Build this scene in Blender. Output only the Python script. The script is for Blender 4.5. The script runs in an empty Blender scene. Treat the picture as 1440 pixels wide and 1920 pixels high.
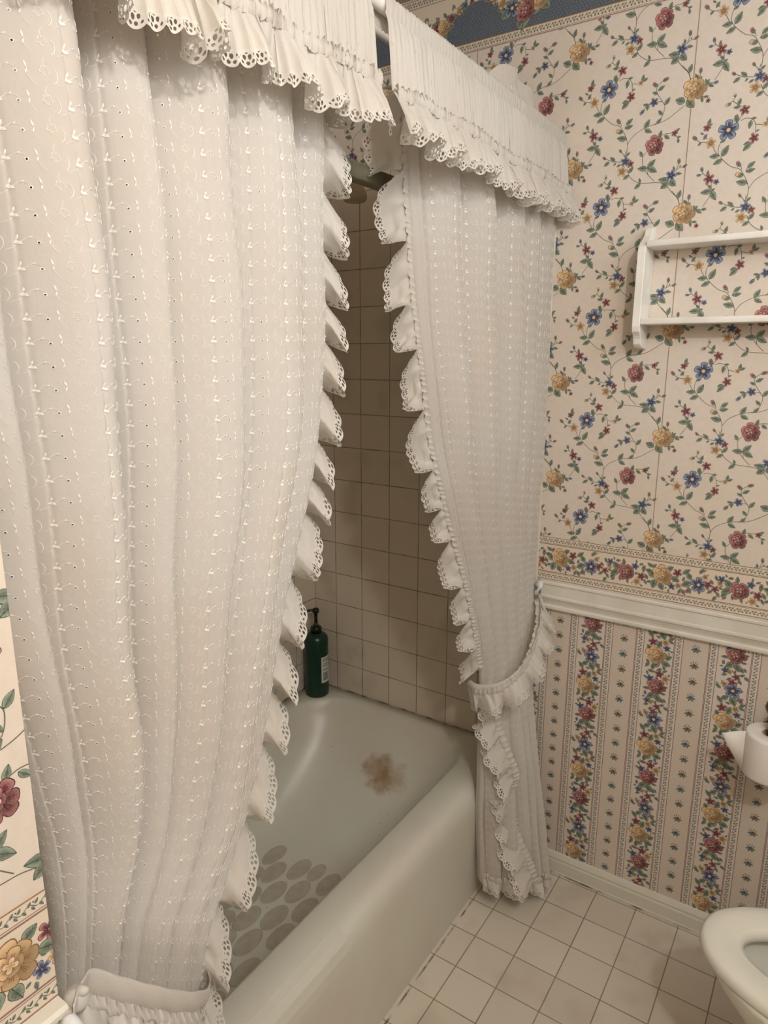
import bpy, math, random
import numpy as np
from mathutils import Vector
random.seed(7); rng = np.random.default_rng(7)
SC = bpy.context.scene; COL = SC.collection
PI = math.pi

# ------------------------------------------------------------------ camera
cd = bpy.data.cameras.new('camera'); cam = bpy.data.objects.new('camera', cd); COL.objects.link(cam)
cam.location = (0.7189356, -1.7769564, 1.523123)
cam.rotation_mode = 'XYZ'; cam.rotation_euler = (1.3470867, -0.0019395, 0.5921691)
cd.sensor_fit = 'VERTICAL'; cd.sensor_height = 36.0; cd.sensor_width = 27.0
cd.lens = 1283.76 * 36.0 / 1920.0; cd.clip_start = 0.01; cd.clip_end = 50
SC.camera = cam
# ------------------------------------------------------------------ light and exposure
SC.view_settings.view_transform = 'Standard'; SC.view_settings.look = 'None'
SC.view_settings.gamma = 1.0; SC.view_settings.use_curve_mapping = False
SC.view_settings.exposure = 0.13
w = bpy.data.worlds.new('world'); SC.world = w; w.use_nodes = True
w.node_tree.nodes['Background'].inputs[0].default_value = (1.0, 0.9, 0.8, 1); w.node_tree.nodes['Background'].inputs[1].default_value = 0.05
LAMP = (1.14, -1.72, 2.24)
ld = bpy.data.lights.new('lamp_light', 'POINT'); ld.energy = 30.0; ld.color = (0.985, 0.99, 1.0); ld.shadow_soft_size = 0.045
lo = bpy.data.objects.new('lamp_light', ld); lo.location = LAMP; COL.objects.link(lo)
# added cool fill light by the unseen right wall, evens brightness across the curtains
dd = bpy.data.lights.new('side_fill', 'AREA'); dd.shape = 'RECTANGLE'; dd.size = 1.3; dd.size_y = 0.9
dd.energy = 13.0; dd.color = (0.82, 0.92, 1.0)
do = bpy.data.objects.new('side_fill', dd); do.location = (1.33, -0.92, 1.85); COL.objects.link(do)
do.rotation_euler = Vector((-1.0, 0.05, -0.35)).to_track_quat('-Z', 'Y').to_euler()

# ------------------------------------------------------------------ helpers
def s2l(c):
    return tuple((v/12.92 if v <= .04045 else ((v+.055)/1.055)**2.4) for v in c)
def hx(h): return s2l(tuple(int(h[i:i+2], 16)/255 for i in (0, 2, 4)))
def rgba(h): return hx(h)+(1.0,)

class G:
    """tiny node-graph helper"""
    def __init__(s, name):
        s.m = bpy.data.materials.new(name); s.m.use_nodes = True
        s.t = s.m.node_tree; s.b = s.t.nodes['Principled BSDF']; s.out = s.t.nodes['Material Output']
    def n(s, typ, **k):
        nd = s.t.nodes.new(typ)
        for a, v in k.items(): setattr(nd, a, v)
        return nd
    def l(s, a, b): s.t.links.new(a, b)
    def val(s, inp, v):
        if isinstance(v, bpy.types.NodeSocket): s.l(v, inp)
        else: inp.default_value = v
    def math(s, op, a, b=0.0, c=0.0, clamp=False):
        nd = s.n('ShaderNodeMath', operation=op, use_clamp=clamp)
        s.val(nd.inputs[0], a); s.val(nd.inputs[1], b)
        if op in ('MULTIPLY_ADD', 'SMOOTH_MIN', 'COMPARE'): s.val(nd.inputs[2], c)
        return nd.outputs[0]
    def mix(s, f, a, b):
        nd = s.n('ShaderNodeMix', data_type='RGBA'); s.val(nd.inputs[0], f); s.val(nd.inputs[6], a); s.val(nd.inputs[7], b); return nd.outputs[2]
    def noise(s, scale, vec=None, detail=3.0, rough=.5):
        nd = s.n('ShaderNodeTexNoise'); nd.inputs['Scale'].default_value = scale; nd.inputs['Detail'].default_value = detail
        nd.inputs['Roughness'].default_value = rough
        if vec is not None: s.l(vec, nd.inputs['Vector'])
        return nd.outputs[0]
    def ramp(s, v, a, b):
        nd = s.n('ShaderNodeMapRange'); nd.interpolation_type = 'SMOOTHSTEP'
        s.val(nd.inputs[0], v); s.val(nd.inputs[1], a); s.val(nd.inputs[2], b); return nd.outputs[0]
    def pos(s):
        g = s.n('ShaderNodeNewGeometry'); sp = s.n('ShaderNodeSeparateXYZ'); s.l(g.outputs['Position'], sp.inputs[0]); return g.outputs['Position'], sp.outputs
    def bump(s, h, strength=.3, dist=.001):
        nd = s.n('ShaderNodeBump'); nd.inputs['Strength'].default_value = strength; nd.inputs['Distance'].default_value = dist
        s.l(h, nd.inputs['Height']); s.l(nd.outputs[0], s.b.inputs['Normal'])
    def base(s, c, rough=.5, spec=.5, metal=0.0):
        s.val(s.b.inputs['Base Color'], c); s.val(s.b.inputs['Roughness'], rough); s.b.inputs['Specular IOR Level'].default_value = spec
        s.b.inputs['Metallic'].default_value = metal; return s.m

def plain(name, h, rough=.5, spec=.5, metal=0.0, mott=0.0, h2=None, sc=12):
    g = G(name)
    if mott:
        P, _ = g.pos(); f = g.noise(sc, P, 4); f = g.ramp(f, .5-mott, .5+mott)
        return g.base(g.mix(f, rgba(h), rgba(h2 or h)), rough, spec, metal)
    return g.base(rgba(h), rough, spec, metal)

def tile_mat(name, ca, cb, cg, pitch, a0, b0, plane, gw=.0022, rough=.25, dirt='6f5a40', zmin=None):
    """square ceramic tiles with grout, laid out in world metres"""
    g = G(name); P, xyz = g.pos()
    A, B = {'xz': (xyz[0], xyz[2]), 'yz': (xyz[1], xyz[2]), 'xy': (xyz[0], xyz[1])}[plane]
    def line(v, o):
        t = g.math('DIVIDE', g.math('SUBTRACT', v, o), pitch); fr = g.math('FRACT', t)
        d = g.math('MULTIPLY', g.math('MINIMUM', fr, g.math('SUBTRACT', 1.0, fr)), pitch); return d, g.math('FLOOR', t)
    da, ia = line(A, a0); db, ib = line(B, b0)
    d = g.math('MINIMUM', da, db)
    grout = g.math('SUBTRACT', 1.0, g.ramp(d, gw*.35, gw))
    cmb = g.n('ShaderNodeCombineXYZ'); g.l(ia, cmb.inputs[0]); g.l(ib, cmb.inputs[1])
    wn = g.n('ShaderNodeTexWhiteNoise'); g.l(cmb.outputs[0], wn.inputs['Vector'])
    c = g.mix(wn.outputs[0], rgba(ca), rgba(cb))
    c = g.mix(g.math('MULTIPLY', g.ramp(g.noise(6, P, 5), .52, .75), .25), c, rgba(dirt))
    gd = g.mix(g.ramp(g.noise(9, P, 4), .45, .62), rgba(cg), rgba(dirt))
    c = g.mix(grout, c, gd)
    if zmin is not None:      # grime along the joint with the tub or the floor
        ax, z0, amp = zmin
        v = xyz[ax] if ax == 2 else g.math('ABSOLUTE', g.math('SUBTRACT', xyz[ax], z0))
        if ax == 2: v = g.math('SUBTRACT', v, z0)
        f = g.math('MULTIPLY', g.math('SUBTRACT', 1.0, g.ramp(v, 0.0, amp)), g.ramp(g.noise(22, P, 5), .38, .62))
        c = g.mix(f, c, rgba('5e4a34'))
    g.base(c, g.math('ADD', rough, g.math('MULTIPLY', grout, .5)), .5)
    g.bump(g.math('SUBTRACT', g.math('MULTIPLY', g.noise(40, P, 2), .12), grout), .6, .0012)
    return g.m

M = {}
M['ceiling'] = plain('ceiling_paint', 'b9a78c', .8)
M['white_paint'] = plain('white_gloss_paint', 'd6cebd', .38, .4, 0, .12, 'c9c0ae', 7)
M['rail_paint'] = plain('cream_rail_paint', 'e0dbcf', .4, .4, 0, .14, 'd6d0c1', 9)
M['shelf_paint'] = plain('white_shelf_paint', 'f1ede5', .4, .4, 0, .12, 'e9e4da', 14)
g = G('baseboard_paint'); P, xyz = g.pos()
f = g.math('MULTIPLY', g.math('SUBTRACT', 1.0, g.ramp(xyz[2], .001, .009)), g.ramp(g.noise(14, P, 5), .45, .62))
M['base_paint'] = g.base(g.mix(f, rgba('d3cebf'), rgba('5a4530')), .42, .4)
g = G('wallpaper_ground'); P, xyz = g.pos()
c = g.mix(g.ramp(g.noise(2.2, P, 4), .35, .7), rgba('dbd0c4'), rgba('d9ccbc'))
c = g.mix(g.math('MULTIPLY', g.ramp(g.noise(70, P, 3), .3, .75), .18), c, rgba('c9b59c'))
M['paper'] = g.base(c, .72, .25); g.bump(g.noise(260, P, 2), .12, .0004)
g = G('wallpaper_print'); at = g.n('ShaderNodeAttribute', attribute_name='ink'); P, xyz = g.pos()
c = g.mix(g.math('MULTIPLY', g.ramp(g.noise(600, P, 3, .7), .35, .7), .14), at.outputs['Color'], rgba('dccbb6'))
M['ink'] = g.base(c, .72, .25)
M['wtile_xz'] = tile_mat('wall_tile_far', 'd6cab8', 'd0c4b1', '9c8c75', .1095, -.6741, .3567, 'xz', .0019, .3, '6f5a40', (2, .366, .005))
M['wtile_yz'] = tile_mat('wall_tile_side', 'd6cab8', 'd0c4b1', '9c8c75', .1095, 0.0, .3567, 'yz', .0019, .3, '6f5a40', (2, .366, .005))
M['ftile'] = tile_mat('floor_tile', 'd6ccbb', 'cdc2b0', '94876f', .11172, .06286, -.24419, 'xy', .0019, .35, '8d7a60', (0, 0.0, .0045))

# tub enamel with its rust-coloured stain and specks
g = G('tub_enamel'); P, xyz = g.pos()
c = g.mix(g.ramp(g.noise(3.5, P, 4), .35, .7), rgba('d2d1c2'), rgba('d0c8ba'))
def blob(cx, cy, cz, r, amt, col, c):
    vm = g.n('ShaderNodeVectorMath', operation='DISTANCE'); g.l(P, vm.inputs[0]); vm.inputs[1].default_value = (cx, cy, cz)
    d = g.math('ADD', vm.outputs['Value'], g.math('MULTIPLY', g.math('SUBTRACT', g.noise(26, P, 5, .65), .5), r*1.5))
    return g.mix(g.math('MULTIPLY', g.math('SUBTRACT', 1.0, g.ramp(d, r*.35, r)), amt), c, rgba(col))
for q in [(-.398, -.158, .228, .058, .6, '96703f'), (-.360, -.178, .208, .052, .5, '946f40'), (-.378, -.140, .246, .04, .4, '936f4a'), (-.332, -.166, .222, .060, .42, '9a7748'), (-.395, -.190, .196, .03, .4, '94714d'), (-.442, -.158, .230, .022, .4, '94714d')]:
    c = blob(*q[:3], q[3], q[4], q[5], c)
sp = g.math('MULTIPLY', g.ramp(g.noise(95, P, 2, .6), .68, .72), g.ramp(g.noise(5, P, 2), .52, .60))
low = g.math('MULTIPLY', g.math('SUBTRACT', 1.0, g.ramp(xyz[2], .20, .30)), g.math('LESS_THAN', xyz[0], -.09))
c = g.mix(g.math('MULTIPLY', g.math('MULTIPLY', sp, low), .8), c, rgba('3d3628'))
M['tub'] = g.base(c, .36, .5); g.b.inputs['Coat Weight'].default_value = .12; g.b.inputs['Coat Roughness'].default_value = .3
g.bump(g.noise(55, P, 3), .12, .0008)
M['dot'] = plain('grip_dot_vinyl', 'bbb4a2', .9, .15, 0, .15, 'b2a997', 40)
M['gap'] = plain('dark_joint', '2b2118', .9)

# cloth --------------------------------------------------
def cloth(name, lace=False, eyelet=False, tint='d8d2ca', tint2='d4cbc0', stain=True, fine=.25):
    g = G(name); P, xyz = g.pos()
    uv = g.n('ShaderNodeUVMap'); sp = g.n('ShaderNodeSeparateXYZ'); g.l(uv.outputs[0], sp.inputs[0]); U, V = sp.outputs[0], sp.outputs[1]
    c = g.mix(g.ramp(g.noise(3.0, P, 3), .35, .65), rgba(tint), rgba(tint2))
    if stain: c = g.mix(g.math('MULTIPLY', g.ramp(g.noise(4.5, P, 4, .6), .56, .72), .22), c, rgba('dcc4aa'))
    hole = None
    if lace:      # V = distance (m) from the scalloped edge, U = length along it (m)
        def lat(o):
            fu = g.math('SUBTRACT', g.math('FRACT', g.math('ADD', g.math('DIVIDE', U, .0074), o)), .5)
            fv = g.math('SUBTRACT', g.math('FRACT', g.math('ADD', g.math('DIVIDE', V, .0118), o)), .5)
            a = g.math('MULTIPLY', fu, .0074); b = g.math('MULTIPLY', fv, .0118)
            return g.math('SQRT', g.math('ADD', g.math('MULTIPLY', a, a), g.math('MULTIPLY', b, b)))
        d = g.math('MINIMUM', lat(0.0), lat(.5))
        scal = g.math('ABSOLUTE', g.math('SINE', g.math('MULTIPLY', U, PI/.030)))
        top = g.math('ADD', .0075, g.math('MULTIPLY', scal, .0095))
        rad = g.math('ADD', .0012, g.math('MULTIPLY', scal, .0013))
        inb = g.math('MULTIPLY', g.math('GREATER_THAN', V, .0026), g.math('LESS_THAN', V, top))
        hole = g.math('MULTIPLY', g.math('LESS_THAN', d, rad), inb)
        emb = g.math('MULTIPLY', g.math('LESS_THAN', V, g.math('ADD', top, .004)), 1.0)
        c = g.mix(g.math('MULTIPLY', emb, .5), c, rgba('e4dfd5'))
    if eyelet:
        fu = g.math('MULTIPLY', g.math('SUBTRACT', g.math('FRACT', g.math('DIVIDE', U, EW)), .76), EW)
        fv = g.math('MULTIPLY', g.math('SUBTRACT', g.math('FRACT', g.math('DIVIDE', V, EP)), .5), EP)
        d = g.math('SQRT', g.math('ADD', g.math('MULTIPLY', fu, fu), g.math('MULTIPLY', fv, fv)))
        hole = g.math('LESS_THAN', d, .00115)
    g.base(c, .75, .25)
    g.b.inputs['Sheen Weight'].default_value = .15
    h = g.math('ADD', g.math('MULTIPLY', g.noise(28, uv.outputs[0], 4, .6), 1.0), g.math('MULTIPLY', g.noise(160, uv.outputs[0], 3), .25))
    g.bump(h, fine, .004)
    tr = g.n('ShaderNodeBsdfTranslucent'); g.val(tr.inputs[0], c)
    ms = g.n('ShaderNodeMixShader'); ms.inputs[0].default_value = .28
    g.l(g.b.outputs[0], ms.inputs[1]); g.l(tr.outputs[0], ms.inputs[2]); last = ms.outputs[0]
    if hole is not None:
        tp = g.n('ShaderNodeBsdfTransparent'); m2 = g.n('ShaderNodeMixShader'); g.l(hole, m2.inputs[0]); g.l(last, m2.inputs[1]); g.l(tp.outputs[0], m2.inputs[2]); last = m2.outputs[0]
    g.l(last, g.out.inputs[0]); return g.m
EW, EP = .074, .0238      # embroidery repeat: width, height
M['panel'] = cloth('embroidered_cotton', eyelet=True, fine=.22)
M['ruffle'] = cloth('ruffle_cotton', lace=True, stain=False, tint='dbd5cc', tint2='d9d1c5', fine=.3)
M['plaincloth'] = cloth('plain_cotton', stain=False, tint='dcd6cd', tint2='d9d1c6', fine=.35)
g = G('satin_thread'); g.base(rgba('e5ded3'), .30, .65); M['thread'] = g.m

def link(name, me, parent=None):
    o = bpy.data.objects.new(name, me); COL.objects.link(o)
    if parent is not None: o.parent = parent
    return o
def mk(name, V, F, mats, parent=None, smooth=True, uv=None, ink=None, midx=None):
    """V (n,3); F list of tuples or (m,k) array; uv/ink per vertex"""
    me = bpy.data.meshes.new(name); V = np.asarray(V, np.float64)
    if isinstance(F, np.ndarray):
        m, k = F.shape
        me.vertices.add(len(V)); me.vertices.foreach_set('co', V.astype(np.float32).ravel())
        me.loops.add(m*k); me.loops.foreach_set('vertex_index', F.astype(np.int32).ravel())
        me.polygons.add(m); me.polygons.foreach_set('loop_start', (np.arange(m)*k).astype(np.int32))
        try: me.polygons.foreach_set('loop_total', np.full(m, k, np.int32))
        except Exception: pass
        me.update(calc_edges=True)
    else:
        me.from_pydata([tuple(v) for v in V], [], F); me.update()
    n = len(me.polygons)
    me.polygons.foreach_set('use_smooth', np.full(n, bool(smooth)))
    for m in (mats if isinstance(mats, (list, tuple)) else [mats]): me.materials.append(m)
    if midx is not None: me.polygons.foreach_set('material_index', np.asarray(midx, np.int32))
    if uv is not None or ink is not None:
        li = np.zeros(len(me.loops), np.int32); me.loops.foreach_get('vertex_index', li)
    if uv is not None:
        l = me.uv_layers.new(name='UVMap'); l.data.foreach_set('uv', np.asarray(uv, np.float32)[li].ravel())
    if ink is not None:
        a = me.color_attributes.new(name='ink', type='FLOAT_COLOR', domain='POINT')
        c = np.ones((len(V), 4), np.float32); c[:, :3] = ink; a.data.foreach_set('color', c.ravel())
    me.update(); return link(name, me, parent)
def empty(name, loc, label, cat, group=None):
    o = bpy.data.objects.new(name, None); o.location = loc; o.empty_display_size = .05; COL.objects.link(o); tag(o, label, cat, group); return o
def tag(o, label, cat, group=None):
    o['label'] = label; o['category'] = cat
    if group: o['group'] = group
def struct(o): o['kind'] = 'structure'; return o
def grid_faces(nu, nv, closeu=False):
    i = np.arange(nu if closeu else nu-1); j = np.arange(nv-1); I, J = np.meshgrid(i, j, indexing='ij'); I2 = (I+1) % nu
    return np.stack([I*nv+J, I2*nv+J, I2*nv+J+1, I*nv+J+1], -1).reshape(-1, 4)
def local(V, loc): return np.asarray(V, float)-np.asarray(loc, float)
def boxmesh(x0, x1, y0, y1, z0, z1, bev=0.0):
    import bmesh
    bm = bmesh.new(); bmesh.ops.create_cube(bm, size=1)
    for v in bm.verts:
        v.co = Vector(((x0+x1)/2+v.co.x*(x1-x0), (y0+y1)/2+v.co.y*(y1-y0), (z0+z1)/2+v.co.z*(z1-z0)))
    if bev: bmesh.ops.bevel(bm, geom=bm.edges[:], offset=bev, segments=2, profile=.5, affect='EDGES')
    V = np.array([v.co[:] for v in bm.verts]); bm.verts.index_update()
    F = [tuple(v.index for v in f.verts) for f in bm.faces]; bm.free(); return V, F
def join(parts):
    V = []; F = []; o = 0
    for v, f in parts:
        V.append(np.asarray(v)); F += [tuple(int(i)+o for i in q) for q in f]; o += len(v)
    return np.concatenate(V), F
def revolve(prof, n=40, c=(0, 0, 0)):
    a = np.arange(n)*2*PI/n; pr = np.array(prof)
    V = np.stack([np.outer(np.cos(a), pr[:, 0])+c[0], np.outer(np.sin(a), pr[:, 0])+c[1], np.tile(pr[:, 1], (n, 1))+c[2]], -1).reshape(-1, 3)
    return V, [tuple(q) for q in grid_faces(n, len(prof), True)]
def tube(path, r, n=12, caps=True):
    P = np.asarray(path, float); m = len(P); T = np.gradient(P, axis=0); T /= np.linalg.norm(T, axis=1)[:, None]
    rr = np.full(m, r) if np.isscalar(r) else np.asarray(r); up = np.array([0, 0, 1.0]) if abs(T[0][2]) < .9 else np.array([1.0, 0, 0]); V = []
    for k in range(m):
        a = np.cross(T[k], up); a /= np.linalg.norm(a); b = np.cross(T[k], a); b /= np.linalg.norm(b); up = -b if False else up
        for q in range(n):
            t = 2*PI*q/n; V.append(P[k]+rr[k]*(a*math.cos(t)+b*math.sin(t)))
    F = [(k*n+q, k*n+(q+1) % n, (k+1)*n+(q+1) % n, (k+1)*n+q) for k in range(m-1) for q in range(n)]
    if caps: F.append(tuple(range(n-1, -1, -1))); F.append(tuple(range((m-1)*n, m*n)))
    return np.array(V), F

# ------------------------------------------------------------------ printed wallpaper motifs (all in metres on the paper)
# each row: kind, then x, z pairs in millimetres
# kinds: 0 stem, 1 leaf, 2 broad leaf, 3 4 5 buds (red, yellow, blue), 6 blue flower, 7 red, 8 yellow, 9 10 11 small red, yellow, blue
CELL = [
(0, -7, -15, -15, -27, -16, -43, -7, -57, 13, -75, 30, -82, 41, -97, 49, -113, 52, -127, 51, -145), (0, -29, -27, -21, -42, -14, -49), (0, -43, -18, -55, -16, -63, -10), (0, -41, -12, -49, -1), (0, 15, 10, 24, 25), (0, 23, 15, 33, 18, 45, 14, 52, 4, 54, -15),
(0, 52, 3, 66, 0), (0, 35, -84, 32, -75), (0, 43, -89, 46, -81, 51, -76), (0, 52, -125, 61, -111, 72, -103, 87, -96, 108, -91, 122, -90, 139, -84, 155, -74, 171, -63), (0, 110, 164, 125, 180, 129, 199, 124, 209, 111, 229, 109, 243, 121, 253), (0, 124, 210, 114, 212),
(0, 96, 211, 90, 209, 83, 200), (0, 180, 239, 175, 257, 160, 276), (0, 150, 29, 160, 16, 174, 1, 181, -18), (0, 198, 242, 199, 254), (0, 209, 231, 221, 230, 230, 228), (0, 203, 207, 216, 203, 220, 198),
(0, 124, 138, 136, 142, 154, 140, 161, 132, 164, 126), (0, 96, 109, 89, 99, 91, 82, 100, 75), (0, 94, 74, 104, 60, 119, 45), (0, 104, 60, 103, 75, 111, 83), (0, 40, 96, 25, 99, 15, 102, 3, 108), (0, 48, 104, 49, 119),
(0, 48, 108, 39, 118), (0, 55, 78, 62, 62, 75, 50, 88, 44, 107, 42, 124, 41, 140, 37), (0, 163, 59, 172, 66, 183, 67), (0, 166, 63, 171, 76), (0, 243, 25, 244, 8, 241, -5, 229, -23), (0, 232, 40, 224, 47, 222, 53),
(0, 224, 47, 216, 44), (0, 22, 42, 13, 48, 3, 56, -2, 52), (0, 3, 56, 7, 64), (1, -8, -51, 2, -33), (1, -14, -49, -31, -49), (1, -7, -58, -22, -65),
(1, 15, 13, 14, 27), (1, 43, 12, 41, -2), (1, 43, 15, 52, 16), (1, 48, -113, 29, -108), (1, 46, -81, 58, -72), (1, 44, -89, 59, -86),
(1, 88, -96, 97, -81), (1, 89, -99, 103, -106), (1, 114, -91, 123, -82), (1, -49, -11, -43, -2), (1, -53, -16, -59, -22), (1, -50, -1, -56, 3),
(1, -42, 16, -39, 28), (1, -41, 15, -34, 18), (1, 75, 4, 77, 16), (1, 76, 4, 86, 8), (1, 44, -30, 34, -34), (1, 47, -32, 35, -45),
(1, 54, -11, 60, -9), (1, -14, -22, -5, -20), (1, 120, 186, 117, 192), (1, 125, 183, 117, 192), (1, 129, 203, 138, 215), (1, 112, 235, 124, 242),
(1, 111, 228, 101, 233), (1, 92, 209, 82, 211), (1, 92, 211, 91, 199), (1, 196, 241, 189, 252), (1, 198, 242, 203, 246),
(1, 215, 227, 211, 238), (1, 213, 229, 218, 237), (1, 217, 229, 227, 222), (1, 206, 205, 208, 195), (1, 210, 204, 219, 204), (1, 122, 136, 126, 149),
(1, 134, 139, 144, 131), (1, 157, 143, 165, 148), (1, 161, 131, 169, 131), (1, 88, 101, 82, 112), (1, 102, 76, 116, 89), (1, 104, 75, 121, 65),
(1, 101, 74, 82, 76), (1, 25, 99, 15, 109), (1, 12, 100, 1, 93), (1, 28, 96, 23, 91), (1, 39, 91, 31, 87), (1, 51, 108, 58, 114),
(1, 51, 107, 45, 109), (1, 59, 70, 68, 81), (1, 60, 65, 49, 58), (1, 88, 43, 77, 34), (1, 88, 45, 85, 54), (1, 174, 1, 179, 16),
(1, 151, 42, 131, 46), (1, 166, 55, 177, 53), (1, 162, 62, 159, 70), (1, 172, 68, 175, 71), (1, 244, 8, 225, 7), (1, 244, 8, 254, -9),
(1, 243, 9, 251, 12), (1, 244, 13, 237, 21), (1, 233, 41, 234, 51), (1, 14, 46, 18, 58), (1, 18, 42, 7, 43), (1, 14, 14, 11, 26),
(2, 151, 38, 137, 28), (2, 154, 41, 166, 30), (2, 176, 204, 190, 189), (2, 171, 201, 154, 208), (3, -63, -10, -70, -3), (3, 31, -77, 25, -68),
(4, 38, -97, 26, -92), (3, 109, 244, 101, 251), (3, 121, 253, 131, 256), (5, 84, 200, 77, 193), (3, 199, 253, 199, 262), (5, 228, 228, 236, 229),
(5, 164, 127, 165, 120), (3, 3, 107, -3, 112), (3, 39, 117, 35, 123), (3, 171, 75, 170, 84), (3, 180, 66, 187, 70), (5, 222, 51, 220, 59),
(5, 219, 44, 212, 45), (4, 7, 63, 6, 70), (4, 0, 52, -9, 50), (6, 0, 0, 20, -1), (10, -33, -21, -22, -21), (9, -44, 11, -36, 10),
(9, 28, 35, 38, 34), (9, 52, -24, 62, -25), (10, 72, 1, 78, 1), (11, 105, 212, 115, 212), (8, 189, 224, 213, 225), (9, 220, 195, 225, 195),
(7, 113, 121, 134, 123), (9, 155, 140, 162, 140), (10, 44, 75, 55, 76), (9, 62, 89, 70, 90), (11, 50, 96, 61, 97), (11, 156, 52, 168, 53),
(9, 237, 34, 248, 36), (11, 253, 26, 259, 27)]
GARL = [
(2, -110, 1, -122, 17), (2, -109, -4, -127, -13), (2, -19, -5, -32, 12), (2, -17, -11, -21, -31), (2, -26, 8, -40, 12), (2, 67, 5, 59, 19),
(2, 68, -3, 50, -13), (2, -5, -17, 3, -33), (2, 23, 3, 39, -4), (2, 10, 21, 23, 29), (1, -97, 15, -98, 30), (1, -104, -16, -104, -28),
(1, -86, -22, -83, -32), (1, -35, -13, -42, -1), (1, -47, 4, -47, 16), (1, -27, 21, -37, 30), (1, -27, 21, -17, 29), (1, -68, -6, -62, 1),
(1, 49, -2, 52, 8), (1, 48, 17, 62, 29), (1, -65, 25, -66, 33), (1, -58, 22, -49, 26), (1, -43, -17, -37, -26), (1, 47, -24, 41, -36),
(1, 48, -24, 56, -36), (1, -53, -31, -46, -34), (1, 17, -30, 18, -38), (1, 13, -26, 8, -29), (1, -71, -28, -75, -31), (1, 30, -8, 25, -6),
(1, -134, 0, -128, 2), (1, 86, 24, 93, 36), (1, 99, 17, 106, 24), (1, 101, -4, 109, -13), (1, 87, -16, 90, -28), (1, 108, 6, 117, 7),
(1, -120, -25, -126, -31), (1, -121, 25, -124, 32), (1, -140, -27, -147, -39), (1, -143, -15, -151, -9), (1, -39, -18, -45, -16), (1, 63, -16, 69, -30),
(3, -28, 22, -29, 29), (5, -118, -25, -125, -29), (3, 70, -21, 59, -28), (3, -117, 24, -108, 25), (5, -36, -20, -27, -17), (3, -47, 8, -46, 20),
(4, 92, 31, 100, 35), (11, -68, 16, -59, 17), (9, -51, -8, -41, -6), (10, -61, -24, -52, -22), (9, 35, 16, 45, 18), (11, 24, -21, 32, -19),
(10, 39, -16, 47, -15), (9, 107, -1, 116, 0), (10, 99, 17, 106, 18), (11, -132, 18, -124, 20), (7, -89, -3, -69, 0), (8, 0, 5, 22, 9),
(6, 86, -5, 103, -5), (9, 124, -9, 132, -9), (10, 134, 8, 141, 8), (1, 118, -14, 108, -22), (1, 128, -16, 134, -27), (1, 118, 2, 112, 12), (1, 126, 14, 122, 25), (1, 131, -3, 140, -6), (2, 150, -14, 140, -24)]
C_ = {k: np.array(hx(v)) for k, v in dict(dk='2b3038', gl='8f9d8a', gd='4c5b50', stem='5a5b4c', red='7d2f3a', redl='c58a86', redd='4c1a26', yel='c2a277', yell='dfc092',
      yeld='8a5f36', blu='3f4d73', blul='93a2bf', blud='232c48', tan='c39a76', cream='ddceb9', ditsy='d2c5b5', pink='b98b83', navy='4d5a68', bdot='8593a0', pur='8d6a66', dot='b9a18c', brn='9a6a3c').items()}
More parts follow.
